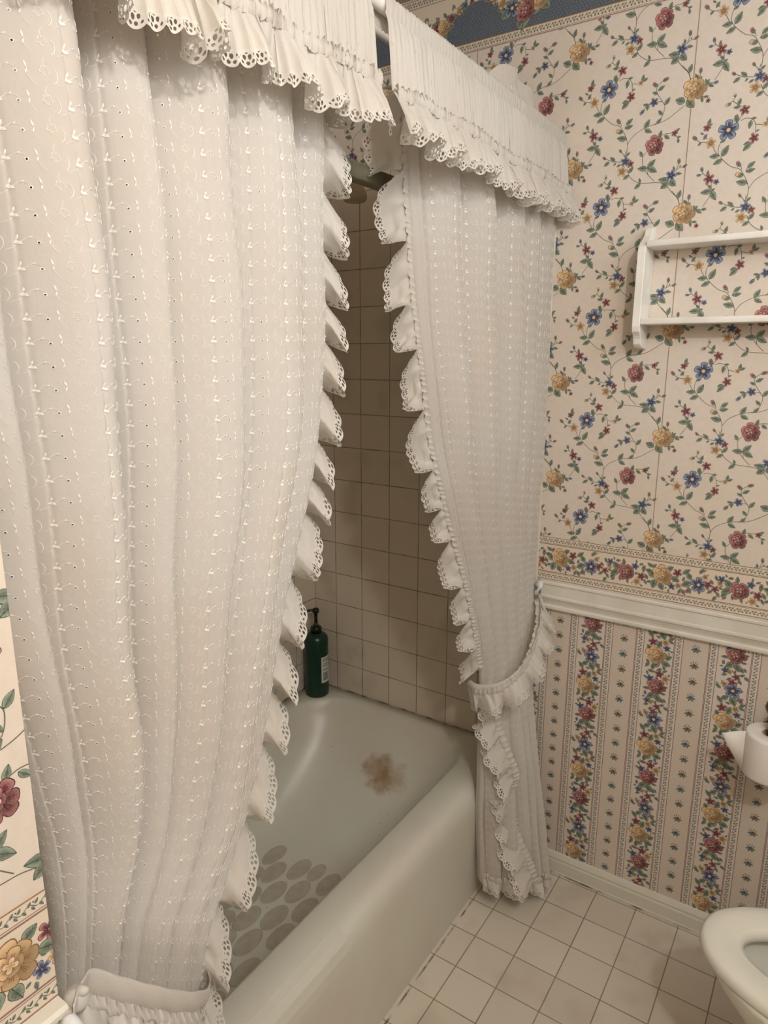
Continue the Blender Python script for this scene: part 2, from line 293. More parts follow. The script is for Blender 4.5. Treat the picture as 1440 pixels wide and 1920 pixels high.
class Ink:
    """collects coloured triangles (x, z, r, g, b, layer)"""
    def __init__(s): s.t = []; s.c = 0
    def tri(s, a, b, c, ca, cb, cc, L): s.t.append([(a[0], a[1], *ca, L), (b[0], b[1], *cb, L), (c[0], c[1], *cc, L)])
    def fan(s, ctr, pts, cc, cp, L, close=True):
        n = len(pts)
        for i in range(n if close else n-1):
            j = (i+1) % n
            s.tri(ctr, pts[i], pts[j], cc, cp[i] if isinstance(cp, list) else cp, cp[j] if isinstance(cp, list) else cp, L)
    def line(s, pts, w, col, L):
        P = np.array(pts, float)
        if len(P) > 2:      # smooth the polyline
            t = np.arange(len(P)); q = np.linspace(0, len(P)-1, (len(P)-1)*4+1); Pc = []
            for v in q:
                i = min(int(v), len(P)-2); f = v-i; p0 = P[max(i-1, 0)]; p1 = P[i]; p2 = P[i+1]; p3 = P[min(i+2, len(P)-1)]
                Pc.append(.5*((2*p1)+(-p0+p2)*f+(2*p0-5*p1+4*p2-p3)*f*f+(-p0+3*p1-3*p2+p3)*f**3))
            P = np.array(Pc)
        T = np.gradient(P, axis=0); T /= (np.linalg.norm(T, axis=1)[:, None]+1e-9); N = np.stack([-T[:, 1], T[:, 0]], 1)*w
        for i in range(len(P)-1):
            a, b, c, d = P[i]+N[i], P[i]-N[i], P[i+1]-N[i+1], P[i+1]+N[i+1]
            s.tri(a, b, c, col, col, col, L); s.tri(a, c, d, col, col, col, L)
    def petal(s, c, ang, r0, r1, wd, cb, cm, ct, L, out=None, n=9):
        s.c += 1; L = L+(s.c % 9)*.1
        d = np.array([math.cos(ang), math.sin(ang)]); nn = np.array([-d[1], d[0]]); c = np.array(c)
        def shape(k):
            P = []
            for i in range(n+1):
                u = i/n*PI; f = (1-math.cos(u))/2
                P.append(c+d*(r0+(r1-r0)*f*1.0)*1+nn*math.sin(u)**.75*wd*k*(.55+.55*f))
            Q = []
            for i in range(n-1, 0, -1):
                u = i/n*PI; f = (1-math.cos(u))/2
                Q.append(c+d*(r0+(r1-r0)*f)-nn*math.sin(u)**.75*wd*k*(.55+.55*f))
            return P+Q
        if out is not None:
            O = shape(1.0); m = c+d*(r0+r1)/2; O = [m+(q-m)*1.13 for q in O]; s.fan(m, O, out, out, L)
        P = shape(1.0); m = c+d*(r0+(r1-r0)*.62); cols = []
        for q in P:
            f = float(np.dot(q-c, d)-r0)/(r1-r0); cols.append(cb*(1-f)+ct*f)
        s.fan(m, P, cm, cols, L+1)
        for k in (-.35, 0, .35): s.line([c+d*r0, c+d*(r0+(r1-r0)*.62)+nn*wd*k*.7], wd*.045, cb*.8, L+2)
    def leaf(s, a, b, big=False, L=1):
        s.c += 1; L = L+(s.c % 9)*.1
        a = np.array(a, float); b = np.array(b, float); b = a+(b-a)*1.12; d = b-a; ln = np.linalg.norm(d)+1e-9; d /= ln; n = np.array([-d[1], d[0]]); w = ln*(.36 if big else .27)
        U = [a+d*ln*t+n*w*math.sin(PI*t**.8)**.9 for t in (0, .15, .35, .55, .75, .9, 1)]; D = [a+d*ln*t-n*w*math.sin(PI*t**.8)**.9 for t in (1, .9, .75, .55, .35, .15, 0)]
        m = (a+b)/2; O = [m+(q-m)*1.10+d*0 for q in U+D]; s.fan(m, O, C_['dk']*1.2, C_['gd']*.75, L)
        s.fan(m, U, C_['gd'], C_['gl'], L+1, False); s.fan(m, D, C_['gd']*.8, C_['gl']*.75, L+1, False)
        s.line([a, b], ln*.018+.00012, C_['gd']*.6, L+2)
        if big:
            for t in (.3, .5, .7):
                for sg in (1, -1): s.line([a+d*ln*t, a+d*ln*(t+.16)+n*sg*w*.6], .00016, C_['gd']*.7, L+2)
    def bud(s, a, b, k, L=1):
        a = np.array(a, float); b = np.array(b, float); d = b-a; ln = max(np.linalg.norm(d), .004); d /= ln; n = np.array([-d[1], d[0]]); ang = math.atan2(d[1], d[0])
        cm, ct, cd_ = [(C_['red'], C_['redl'], C_['redd']), (C_['yel'], C_['yell'], C_['yeld']), (C_['blu'], C_['blul'], C_['blud'])][k]
        s.petal(a, ang, 0, ln*1.15, ln*.36, cd_, cm, ct, L+1, C_['dk'])
        s.leaf(a, a+d*ln*.62+n*ln*.30, L=L+3); s.leaf(a, a+d*ln*.55-n*ln*.30, L=L+3)
    def flower(s, c, r, kind, L=3, rot=None):
        c = np.array(c, float); rot = random.uniform(0, 1.2) if rot is None else rot
        if kind == 'blue':
            for k in range(5): s.petal(c, rot+k*2*PI/5, r*.18, r*1.0, r*.40, C_['blud'], C_['blu'], C_['blul'], L, C_['dk'])
            for k in range(5): s.line([c+r*.45*np.array([math.cos(rot+k*2*PI/5+.3), math.sin(rot+k*2*PI/5+.3)]), c+r*.85*np.array([math.cos(rot+k*2*PI/5+.22), math.sin(rot+k*2*PI/5+.22)])], r*.035, C_['blul']*1.25, L+4)
            P = [c+r*.22*np.array([math.cos(t), math.sin(t)]) for t in np.linspace(0, 2*PI, 11)[:-1]]; s.fan(c, [c+(q-c)*1.25 for q in P], C_['dk'], C_['dk'], L+4); s.fan(c, P, C_['cream'], C_['tan'], L+5)
        elif kind in ('red', 'yellow'):
            D, Mm, T = (C_['redd'], C_['red'], C_['redl']) if kind == 'red' else (C_['yeld'], C_['yel'], C_['yell'])
            def tone(an, T): q = .5+.5*math.cos(an-2.6); return T*(.48+.68*q), Mm*(.62+.6*q)
            for k in range(7):
                an = rot+k*2*PI/7+random.uniform(-.12, .12); t_, m_ = tone(an, T); s.petal(c, an, r*.2, r*random.uniform(.82, 1.08), r*.36, D, m_, t_, L, D*.9)
            c2 = c+np.array([-.12, .06])*r
            for k in range(5):
                an = rot+.4+k*2*PI/5; t_, m_ = tone(an, T); s.petal(c2, an, r*.05, r*random.uniform(.46, .68), r*.27, D, m_*1.1, t_*1.05, L+3, D*.9)
            for k in range(4): s.petal(c2, rot+2+k*2*PI/4, 0, r*.30, r*.12, Mm, T, C_['cream'], L+6, D)
        else:
            D, Mm, T = {'rs': (C_['redd'], C_['red'], C_['redl']), 'ys': (C_['yeld'], C_['yel'], C_['yell']), 'us': (C_['blud'], C_['blu'], C_['blul'])}[kind]
            for k in range(5): s.petal(c, rot+k*2*PI/5, r*.12, r*random.uniform(.9, 1.08), r*.33, D, Mm, T, L, D*.8, 7)
            P = [c+r*.17*np.array([math.cos(t), math.sin(t)]) for t in np.linspace(0, 2*PI, 7)[:-1]]; s.fan(c, P, T, D, L+4)
    def arr(s): return np.array(s.t, float) if s.t else np.zeros((0, 3, 6))
KINDS = ('blue', 'red', 'yellow', 'rs', 'ys', 'us')
def parse(rows, ink, xf=lambda q: q, rs=1.0):
    for row in rows:
        k = row[0]; P = [xf(np.array([row[i]/1000, row[i+1]/1000])) for i in range(1, len(row), 2)]
        if k == 0: ink.line(P, .0006, C_['stem'], 0)
        elif k == 1: ink.leaf(*P)
        elif k == 2: ink.leaf(P[0], P[1], True)
        elif k < 6: ink.bud(P[0], P[1], k-3)
        else: ink.flower(P[0], np.linalg.norm(P[1]-P[0])*rs, KINDS[k-6], rot=(PI/2 if k == 6 else None))
def tile_ink(T, offs):
    if not len(T) or not len(offs): return np.zeros((0, 3, 6))
    O = np.array(offs, float); R = np.repeat(T[None], len(O), 0); R[..., 0] += O[:, None, None, 0]; R[..., 1] += O[:, None, None, 1]; return R.reshape(-1, 3, 6)
def clip(T, axis, lim, keep_ge):
    """cut triangles at a straight line"""
    if not len(T): return T
    sg = 1.0 if keep_ge else -1.0; d = (T[..., axis]-lim)*sg; ins = (d >= 0).sum(1); full = T[ins == 3]; out = [full]; extra = []
    for tr, dd in zip(T[(ins > 0) & (ins < 3)], d[(ins > 0) & (ins < 3)]):
        P = []
        for i in range(3):
            j = (i+1) % 3
            if dd[i] >= 0: P.append(tr[i])
            if (dd[i] >= 0) != (dd[j] >= 0): P.append(tr[i]+(tr[j]-tr[i])*(dd[i]/(dd[i]-dd[j])))
        for k in range(1, len(P)-1): extra.append([P[0], P[k], P[k+1]])
    if extra: out.append(np.array(extra))
    return np.concatenate(out)
def rect(x0, x1, z0, z1, col, L):
    c = np.array(col); return np.array([[(x0, z0, *c, L), (x1, z0, *c, L), (x1, z1, *c, L)], [(x0, z0, *c, L), (x1, z1, *c, L), (x0, z1, *c, L)]], float)
BX, BZ = .2670, .25705
_i = Ink(); parse(CELL, _i); CELL_T = _i.arr()
_i = Ink(); parse(GARL, _i, rs=1.12); GAR_T = _i.arr()
_i = Ink(); parse(GARL, _i, lambda q: np.array([-q[1]*.95, q[0]]), 1.15); GARV_T = _i.arr()     # the same garland turned upright
def vine_T(vert, half):
    i = Ink(); f = (lambda a, b: (b, a)) if vert else (lambda a, b: (a, b)); P = .0165
    i.line([f(t, half*.35*math.sin(2*PI*t/P)) for t in np.linspace(0, P, 9)], .0004, C_['gd'], 1)
    for t, sg in ((.003, 1), (.0065, -1), (.010, 1), (.0145, -1)):
        i.leaf(f(t, sg*half*.1), f(t+.0028, sg*half*.72), L=1)
    for t, sg, c in ((.0085, 1, 'blud'), (.0005, -1, 'redd')):
        a, b = t, sg*half*.55; i.fan(f(a, b), [f(a+.0009*math.cos(q), b+.0009*math.sin(q)) for q in np.linspace(0, 2*PI, 7)[:-1]], C_[c], C_[c], 2)
    return i.arr(), P
def band(x0, x1, zc, half, vert=False):
    T, P = vine_T(vert, half); n = int((x1-x0)/P)+1
    return tile_ink(T, [(zc, x0+k*P) if vert else (x0+k*P, zc) for k in range(n)])
def sprig_T(c):
    i = Ink(); i.flower((0, -.001), .0050, c, 4)
    for a in (200, 245, 300, 345): i.leaf((0, -.001), (.0104*math.cos(math.radians(a)), -.001+.0104*math.sin(math.radians(a))), L=1)
    for a, cc in ((70, 'redd'), (110, 'blud'), (35, 'redd'), (150, 'gd')):
        x, z = .0092*math.cos(math.radians(a)), .0092*math.sin(math.radians(a)); i.line([(0, 0), (x, z)], .0003, C_['gd'], 1); i.leaf((x*.7, z*.7), (x*1.15, z*1.15), L=2)
    return i.arr()
def wallpaper(u0, u1, ub, zb, ug, ustripe, ztop, swag=True, u0low=None, low=True, hole=None):
    """all printed matter of one wall between u0 and u1; ub, zb = lattice origin; ug = garland phase; ustripe = centre of a floral stripe"""
    out = []
    # scattered sprays between the two borders
    offs = []
    for i in range(int((u0-ub)/BX)-2, int((u1-ub)/BX)+3):
        for j in range(-2, 8): offs.append((ub+i*BX, zb+j*BZ+(BZ/2 if i % 2 else 0)))
    T = tile_ink(CELL_T, offs); T = clip(T, 1, 1.037, True); T = clip(T, 1, 2.289, False); out.append(T)
    # border above the chair rail
    B = [rect(u0, u1, .912, 1.037, C_['cream']*1.0, 9)]
    B.append(tile_ink(shiftL(GAR_T, 10), [(ug+k*.268, .977) for k in range(int((u0-ug)/.268)-2, int((u1-ug)/.268)+3)]))
    for z, wd, c in ((1.036, .0008, 'brn'), (1.0165, .0011, 'pur'), (1.0195, .0005, 'pur'), (.9375, .0011, 'pur'), (.9345, .0005, 'pur'), (.916, .0010, 'pur'), (.9135, .0005, 'brn')): B.append(rect(u0, u1, z-wd, z+wd, C_[c], 11))
    B.append(shiftL(band(u0, u1, 1.0275, .0065), 10)); B.append(shiftL(band(u0, u1, .9255, .0065), 10)); out += B
    # ceiling border: dotted slate-blue ground below swags, vine bands top and bottom
    out.append(rect(u0, u1, 2.289, ztop, C_['cream']*.96, 9))
    sw = lambda u: 2.345+.058*abs(math.cos(PI*(u+.193)/.268))**1.6
    us = np.linspace(u0, u1, int((u1-u0)/.01)+2); i = Ink(); nv = C_['navy']
    for a, b in zip(us[:-1], us[1:]):
        i.tri((a, 2.313), (b, 2.313), (b, sw(b)), nv, nv, nv, 10); i.tri((a, 2.313), (b, sw(b)), (a, sw(a)), nv, nv, nv, 10)
    for r in range(14):
        z = 2.318+r*.0062
        for a in np.arange(u0+(r % 2)*.0042, u1, .0084):
            if z < sw(a)-.004:
                for q in (((a-.0011, z), (a, z-.0011), (a+.0011, z)), ((a-.0011, z), (a+.0011, z), (a, z+.0011))): i.tri(*q, C_['bdot'], C_['bdot'], C_['bdot'], 11)
    st = random.getstate(); random.seed(3)
    k0 = int((u0+.193)/.268)-2
    for k in range(k0, int((u1+.193)/.268)+2):
        uc = -.193+.134+k*.268      # bottom of one swag
        for du, r, kd in ((0, .026, 'red'), (-.036, .021, 'blue'), (.036, .021, 'yellow'), (-.062, .013, 'ys'), (.062, .012, 'rs'), (-.084, .010, 'ys'), (.084, .010, 'ys'), (-.102, .008, 'rs'), (.102, .008, 'us'), (.120, .007, 'rs'), (-.118, .007, 'rs'), (.018, .012, 'rs'), (-.018, .011, 'ys')):
            z = sw(uc+du)+.004+(.012 if abs(du) in (.018,) else 0)
            if u0+.02 < uc+du < u1-.02:
                for q in range(4):
                    an = random.uniform(0, 2*PI); i.leaf((uc+du, z), (uc+du+r*1.5*math.cos(an), z+r*1.4*math.sin(an)), True, 12)
                for q in range(3):
                    an = random.uniform(.2, PI-.2); x_, z_ = uc+du+r*1.5*math.cos(an), z+r*1.6*math.sin(an); i.line([(uc+du, z), (x_, z_)], .0006, C_['gd'], 13); i.leaf((x_, z_), (x_+.007*math.cos(an+.4), z_+.008), L=13)
                i.flower((uc+du, z), r, kd, 15)
    random.setstate(st)
    out.append(clip(clip(i.arr(), 0, u0, True), 0, u1, False)); 
    for z, wd, c in ((2.2905, .0009, 'pur'), (2.2935, .0005, 'pur'), (2.312, .0011, 'brn'), (ztop-.024, .0009, 'pur'), (ztop-.004, .0009, 'pur')): out.append(rect(u0, u1, z-wd, z+wd, C_[c], 12))
    out.append(shiftL(band(u0, u1, 2.3025, .0075), 10)); out.append(shiftL(band(u0, u1, ztop-.014, .0075), 10))
    res = [np.concatenate(out)]
    if low:       # striped paper below the rail
        a0 = u0 if u0low is None else u0low; P = .1765; Lw = []
        SPR = [sprig_T('rs'), sprig_T('rs'), sprig_T('us')]
        for k in range(int((a0-ustripe)/P)-1, int((u1-ustripe)/P)+2):
            uc = ustripe+k*P; ph = (k % 2)*.134-.010
            Lw.append(tile_ink(GARV_T, [(uc, .639+ph+j*.268-.268*3) for j in range(6)]))
            for sg in (-1, 1):
                v = uc+sg*.0475
                Lw.append(band(.05, .84, v, .0062, True))
                for o in (-.0110, -.0085, .0098): Lw.append(rect(v+o-.0008, v+o+.0008, .05, .84, C_['pur'], 1))
            ud = uc+P/2; q = []
            Lw.append(rect(ud-.030, ud+.030, .05, .84, C_['ditsy'], 0))
            r = 0
            for z in np.arange(.06, .84, .0068):
                r += 1
                for x in np.arange(ud-.027+(r % 2)*.0042, ud+.028, .0084):
                    q.append([(x-.0009, z, *C_['dot'], 1), (x, z-.0012, *C_['dot'], 1), (x+.0009, z, *C_['dot'], 1)]); q.append([(x-.0009, z, *C_['dot'], 1), (x+.0009, z, *C_['dot'], 1), (x, z+.0012, *C_['dot'], 1)])
            Lw.append(np.array(q, float))
            for j in range(18): Lw.append(shiftL(tile_ink(SPR[(j+k) % 3], [(ud, .747-.0443*(j-2)+(k % 2)*.012)]), 2))
        T = np.concatenate(Lw); T = clip(T, 1, .055, True); T = clip(T, 1, .838, False); T = clip(T, 0, a0, True); T = clip(T, 0, u1, False); res.append(T)
    # paper joints
    for q in np.arange(-.1870+.532*int((u0+.187)/.532), u1, .532):
        if u0 < q < u1: res.append(rect(q-.0007, q+.0007, 1.037, 2.289, C_['tan']*.55, 8))
    T = np.concatenate(res); T = clip(T, 0, u0, True) if u0low is None else T; T = clip(T, 0, u1, False)
    if hole:      # nothing printed where the tiles are
        x, z = hole; m = (T[..., 0].max(1) < x) & (T[..., 1].max(1) < z); T = T[~m]
        n = (T[..., 0].min(1) < x) & (T[..., 1].min(1) < z); K = T[~n]; T = T[n]
        A = clip(T, 0, x, True); Bq = clip(clip(T, 0, x, False), 1, z, True); T = np.concatenate([K, A, Bq])
    return T
def shiftL(T, d):
    T = T.copy(); T[..., 5] += d; return T
def wall_with_print(name, T, place, baseV, baseF, baseM, mats):
    n = len(T)*3; Q = T.reshape(-1, 6); V = np.concatenate([baseV, place(Q[:, 0], Q[:, 1], .0002+.00009*Q[:, 5])])
    nb = len(baseV); F = [tuple(f) for f in baseF]
    tri = (np.arange(n)+nb).reshape(-1, 3)
    F4 = np.array([list(f) for f in baseF], int)
    ink = np.ones((len(V), 3)); ink[nb:] = Q[:, 2:5]
    # build with mixed polygon sizes
    me = bpy.data.meshes.new(name); me.vertices.add(len(V)); me.vertices.foreach_set('co', V.astype(np.float32).ravel())
    li = np.concatenate([F4.ravel(), tri.ravel()]).astype(np.int32); me.loops.add(len(li)); me.loops.foreach_set('vertex_index', li)
    ls = np.concatenate([np.arange(len(F4))*4, len(F4)*4+np.arange(len(tri))*3]).astype(np.int32); me.polygons.add(len(ls)); me.polygons.foreach_set('loop_start', ls)
    try: me.polygons.foreach_set('loop_total', np.concatenate([np.full(len(F4), 4), np.full(len(tri), 3)]).astype(np.int32))
    except Exception: pass
    me.update(calc_edges=True)
    for m in mats: me.materials.append(m)
    me.polygons.foreach_set('material_index', np.concatenate([np.array(baseM), np.full(len(tri), 1)]).astype(np.int32))
    a = me.color_attributes.new(name='ink', type='FLOAT_COLOR', domain='POINT'); c = np.ones((len(V), 4), np.float32); c[:, :3] = ink; a.data.foreach_set('color', c.ravel())
    return struct(link(name, me))

# ------------------------------------------------------------------ the room
CEIL = 2.452; XR = 1.36; YN = -2.56; TX = .046; TZ = 2.045; TUBL = -1.50; TUBX = -.768; XL = .15; ZB = .366
T = wallpaper(TUBX, XR, .15926, 1.10485, .3793, .211, CEIL, u0low=TX, hole=(TX, TZ))
def quadF(x0, x1, z0, z1): return [(x0, 0, z0), (x1, 0, z0), (x1, 0, z1), (x0, 0, z1)]
bV = np.array(quadF(TX, XR, 0, CEIL)+quadF(TUBX, TX, TZ, CEIL)+quadF(TUBX, TX, 0, TZ), float)
wall_with_print('wall_far', T, lambda u, z, h: np.stack([u, -h, z], 1), bV, [(0, 1, 2, 3), (4, 5, 6, 7), (8, 9, 10, 11)], [0, 0, 2], [M['paper'], M['ink'], M['wtile_xz']])
# left wall (end of the partition beside the tub), seen edge-on at the left of the picture
T = wallpaper(YN, TUBL, -1.525-.1186, 1.11-.0-.085, -1.536, -1.60, CEIL)
bV = np.array([(XL, YN, 0), (XL, TUBL, 0), (XL, TUBL, CEIL), (XL, YN, CEIL)], float)
wall_with_print('wall_left', T, lambda u, z, h: np.stack([XL+h, u, z], 1), bV, [(0, 1, 2, 3)], [0], [M['paper'], M['ink']])
def plane(name, V, m): return struct(mk(name, V, [tuple(range(len(V)))], m, smooth=False))
plane('wall_tub_side', [(TUBX, TUBL, 0), (TUBX, 0, 0), (TUBX, 0, TZ), (TUBX, TUBL, TZ)], M['wtile_yz'])
plane('wall_tub_side_upper', [(TUBX, TUBL, TZ), (TUBX, 0, TZ), (TUBX, 0, CEIL), (TUBX, TUBL, CEIL)], M['paper'])
plane('wall_tub_end', [(TUBX, TUBL, 0), (XL, TUBL, 0), (XL, TUBL, CEIL), (TUBX, TUBL, CEIL)], M['wtile_xz'])
plane('wall_right', [(XR, YN, 0), (XR, 0, 0), (XR, 0, CEIL), (XR, YN, CEIL)], M['paper'])
plane('wall_near', [(XL, YN, 0), (XR, YN, 0), (XR, YN, CEIL), (XL, YN, CEIL)], M['paper'])
plane('floor', [(TUBX, YN, 0), (XR, YN, 0), (XR, 0, 0), (TUBX, 0, 0)], M['ftile'])
plane('ceiling', [(TUBX, YN, CEIL), (XR, YN, CEIL), (XR, 0, CEIL), (TUBX, 0, CEIL)], M['ceiling'])
# tile edging strip where the tiles meet the wallpaper
V, F = boxmesh(TX-.012, TX+.004, -.006, 0, 0, TZ, .002); struct(mk('trim_1', V, F, M['white_paint']))

def moulding(name, prof, x0, x1, mat, axis='x', mitre=0.0):
    """extrude a (depth, height) profile along the far wall (x) or the left wall (y)"""
    V = []; n = len(prof)
    for k, a in enumerate((x0, x1)):
        for d, z in prof:
            if axis == 'x': V.append((a+(mitre*d if k == 0 else 0), -d, z))
            else: V.append((XL+d, a, z))
    F = [(i, i+1, n+i+1, n+i) for i in range(n-1)]+[tuple(range(n-1, -1, -1)), tuple(range(n, 2*n))]
    return struct(mk(name, V, F, mat, smooth=False))
RAIL = [(0, .832), (.012, .832), (.014, .836), (.014, .842), (.010, .845), (.011, .850), (.016, .862), (.019, .866), (.019, .872), (.0165, .874), (.0165, .903), (.019, .906), (.019, .911), (.015, .914), (0, .914)]
moulding('trim_2', RAIL, .052, XR, M['rail_paint'], 'x', .9)
moulding('trim_3', RAIL, YN, TUBL, M['rail_paint'], 'y')
BASE = [(0, 0), (.014, 0), (.0145, .006), (.013, .009), (.0125, .040), (.010, .046), (.011, .051), (.008, .058), (.0045, .064), (0, .066)]
moulding('baseboard_far', BASE, TX+.006, XR, M['base_paint'])
moulding('baseboard_left', BASE, YN, TUBL, M['base_paint'], 'y')

# ------------------------------------------------------------------ bathtub
tub = empty('bathtub', (-.38, -.75, 0), 'enamelled alcove bathtub with brown stains and faded grip dots in its basin', 'bathtub')
def rrect(x0, x1, y0, y1, r, n=10):
    r = min(r, (x1-x0)/2-.001, (y1-y0)/2-.001); P = []
    cs = [((x1-r, y1-r), 0), ((x0+r, y1-r), PI/2), ((x0+r, y0+r), PI), ((x1-r, y0+r), 3*PI/2)]
    for k, (c, a) in enumerate(cs):
        for i in range(n+1): t = a+PI/2*i/n; P.append((c[0]+r*math.cos(t), c[1]+r*math.sin(t)))
        nc, na = cs[(k+1) % 4]; e = (nc[0]+r*math.cos(na), nc[1]+r*math.sin(na)); s_ = P[-1]
        for i in range(1, 8): P.append((s_[0]+(e[0]-s_[0])*i/8, s_[1]+(e[1]-s_[1])*i/8))
    return P
X0, X1, Y0, Y1 = TUBX+.002, 0.0, TUBL+.003, -.003
rings = []
def ring(x0, x1, y0, y1, r, z): rings.append([(a, b, z) for a, b in rrect(x0, x1, y0, y1, r)])
ring(X0, X1-.010, Y0, Y1, .004, 0.0); ring(X0, X1-.006, Y0, Y1, .004, .10); ring(X0, X1-.002, Y0, Y1, .004, .25)
ring(X0, X1, Y0, Y1, .004, .300); ring(X0, X1-.001, Y0, Y1, .004, .322); ring(X0, X1-.006, Y0, Y1, .004, .343); ring(X0, X1-.016, Y0, Y1, .004, .357); ring(X0, X1-.032, Y0, Y1, .004, ZB-.002); ring(X0, X1-.050, Y0, Y1, .004, ZB)
ix0, ix1, iy0, iy1 = TUBX+.062, -.108, TUBL+.06, -.052
ring(ix0-.012, ix1+.012, iy0-.012, iy1+.012, .15, ZB-.001); ring(ix0-.004, ix1+.004, iy0-.004, iy1+.004, .145, ZB-.005); ring(ix0, ix1, iy0, iy1, .14, ZB-.014)
for f, z in ((.04, .335), (.10, .30), (.2, .25), (.33, .20), (.48, .15), (.64, .11), (.80, .083), (.92, .072), (1.0, .069)):
    sx = .016+.075*f**1.3 if f > .05 else .004; sy = .012+.36*f**1.05; sn = .012+.16*f
    ring(ix0+sx, ix1-sx, iy0+sn, iy1-sy, .14, z)
for k in (.75, .5, .25, .05):
    cx, cy = (ix0+ix1)/2, -.85; b = rings[-1] if k == .75 else base_ring
    if k == .75: base_ring = rings[-1]; b = base_ring
    rings.append([(cx+(q[0]-cx)*k, cy+(q[1]-cy)*k, .069-.002*(1-k)) for q in b])
V = np.array(rings).reshape(-1, 3); nr, npt = len(rings), len(rings[0])
F = [(a*npt+b, a*npt+(b+1) % npt, (a+1)*npt+(b+1) % npt, (a+1)*npt+b) for a in range(nr-1) for b in range(npt)]; F.append(tuple((nr-1)*npt+b for b in range(npt)))
o = mk('tub_body', local(V, tub.location), F, M['tub'], tub)
# pressed panel on the apron
pf = [(-.03, .012), (-.0055, .012), (-.003, .10), (.001, .25), (.003, .300), (.002, .323), (-.0035, .345), (-.014, .3595), (-.033, .3655)]
V = [(x, y, z) for y in (TUBL+.004, -.835) for x, z in pf]; n = len(pf)
F = [(i, i+1, n+i+1, n+i) for i in range(n-1)]+[tuple(range(n)), tuple(range(2*n-1, n-1, -1))]
mk('apron_panel', local(V, tub.location), F, M['tub'], tub, smooth=False)
DOTS = [(-.537, -.491), (-.535, -.594), (-.491, -.544), (-.437, -.495), (-.387, -.476, .8), (-.330, -.493), (-.525, -.694), (-.485, -.654), (-.439, -.600), (-.385, -.561), (-.482, -.756), (-.436, -.707), (-.377, -.664), (-.326, -.599), (-.435, -.798),
        (-.379, -.760), (-.322, -.700), (-.278, -.640, .8), (-.368, -.876), (-.321, -.827), (-.326, -.940), (-.272, -.770), (-.268, -.885), (-.432, -.905), (-.488, -.860), (-.375, -.985), (-.545, -.810)]
for qi, q in enumerate(DOTS):
    r = .0262*(q[2] if len(q) > 2 else 1); x, y = q[0], q[1]; k = 1.75
    V = [(x, y, .0700)]+[(x+r*math.cos(a), y+r*k*math.sin(a), .0698) for a in np.arange(32)*2*PI/32]+[(x+r*1.03*math.cos(a), y+r*k*1.02*math.sin(a), .0685) for a in np.arange(32)*2*PI/32]
    F = [tuple(range(1, 33))]+[(1+i, 33+i, 33+(i+1) % 32, 1+(i+1) % 32) for i in range(32)]
    # lift onto the slope at the foot of the basin
    dz = .00006*(qi % 7)
    mk('grip_dot', local(V, tub.location)+np.array([0, 0, dz]), F, M['dot'], tub, smooth=False)

# ------------------------------------------------------------------ bottle on the tub corner
bo = empty('pump_bottle', (-.708, -.072, ZB), 'dark green pump bottle with white label on tub corner ledge', 'bottle')
M['bottle'] = plain('green_plastic', '04301f', .28, .5); M['pump'] = plain('black_plastic', '0b0f0d', .3, .5); M['label'] = plain('label_paper', 'cdd0c6', .5); M['labelink'] = plain('label_ink', '565d58', .6)
R = .041
V, F = revolve([(0, .0), (R-.004, .0), (R-.001, .003), (R, .008), (R, .205), (R-.002, .214), (R-.010, .224), (R-.022, .229), (.016, .230), (.015, .236), (0, .236)]); mk('bottle_body', V, F, M['bottle'], bo)
pm = [revolve([(0, .230), (.019, .230), (.019, .247), (.016, .251), (.007, .252), (.006, .272), (.006, .300), (.011, .301), (.012, .312), (.008, .316), (0, .317)], 24), tube([(0, 0, .309), (-.012, -.012, .310), (-.024, -.024, .307), (-.028, -.028, .301)], [.005, .0045, .004, .0035], 10)]
V, F = join(pm); mk('pump', V, F, M['pump'], bo)
def patch(a0, a1, z0, z1, r, n=10):
    V = [((r)*math.cos(a), (r)*math.sin(a), z) for a in np.linspace(a0, a1, n+1) for z in (z0, z1)]; return V, [(2*i, 2*i+2, 2*i+3, 2*i+1) for i in range(n)]
la0, la1 = math.radians(-28), math.radians(52)
V, F = patch(la0, la1, .055, .150, R+.0006); lb = mk('label', V, F, M['label'], bo)
pp = []
for k, (z, a, b) in enumerate([(.142, .08, .8), (.137, .08, .9), (.132, .08, .7), (.124, .08, .85), (.119, .08, .9), (.114, .08, .8), (.104, .08, .6), (.099, .08, .75), (.088, .1, .5), (.082, .1, .5), (.076, .1, .5), (.070, .1, .5), (.064, .1, .5)]):
    pp.append(patch(la0+(la1-la0)*a, la0+(la1-la0)*b, z, z+(.0022 if k < 8 else .0042), R+.0010))
V, F = join(pp); mk('label_print', V, F, M['labelink'], lb)

# ------------------------------------------------------------------ old shower-door rail over the tub, shower head
M['rail'] = plain('tarnished_metal', '8f8b76', .45, .5, .35, .15, '7c775f', 20)
V, F = boxmesh(-.078, -.050, TUBL+.002, -.002, 1.829, 1.857, .003); o = mk('shower_rail', V, F, M['rail']); tag(o, 'dull grey metal rail running above the tub between the end walls', 'rail')
sh = empty('showerhead', (-.385, -.002, 1.985), 'pale round shower head half hidden behind the left curtain ruffle', 'shower head')
M['shower'] = plain('aged_plastic', 'b3a489', .35)
V, F = tube([(0, 0, 0), (0, -.08, .004), (0, -.20, -.004), (0, -.255, -.028)], .009, 12); a_ = mk('arm', V, F, M['shower'], sh)
V, F = revolve([(0, -.03), (.026, -.03), (.031, -.024), (.031, -.012), (.024, .004), (.013, .012), (.011, .022), (0, .024)], 28); V = np.array(V)+np.array([0, -.268, -.05]); mk('spray_head', V, F, M['shower'], sh)
V, F = revolve([(0, 0), (.026, 0), (.024, .006), (.010, .009), (0, .009)], 24); V = np.array(V)[:, [0, 2, 1]]*np.array([1, -1, 1]); mk('wall_flange', V, F, M['shower'], sh)

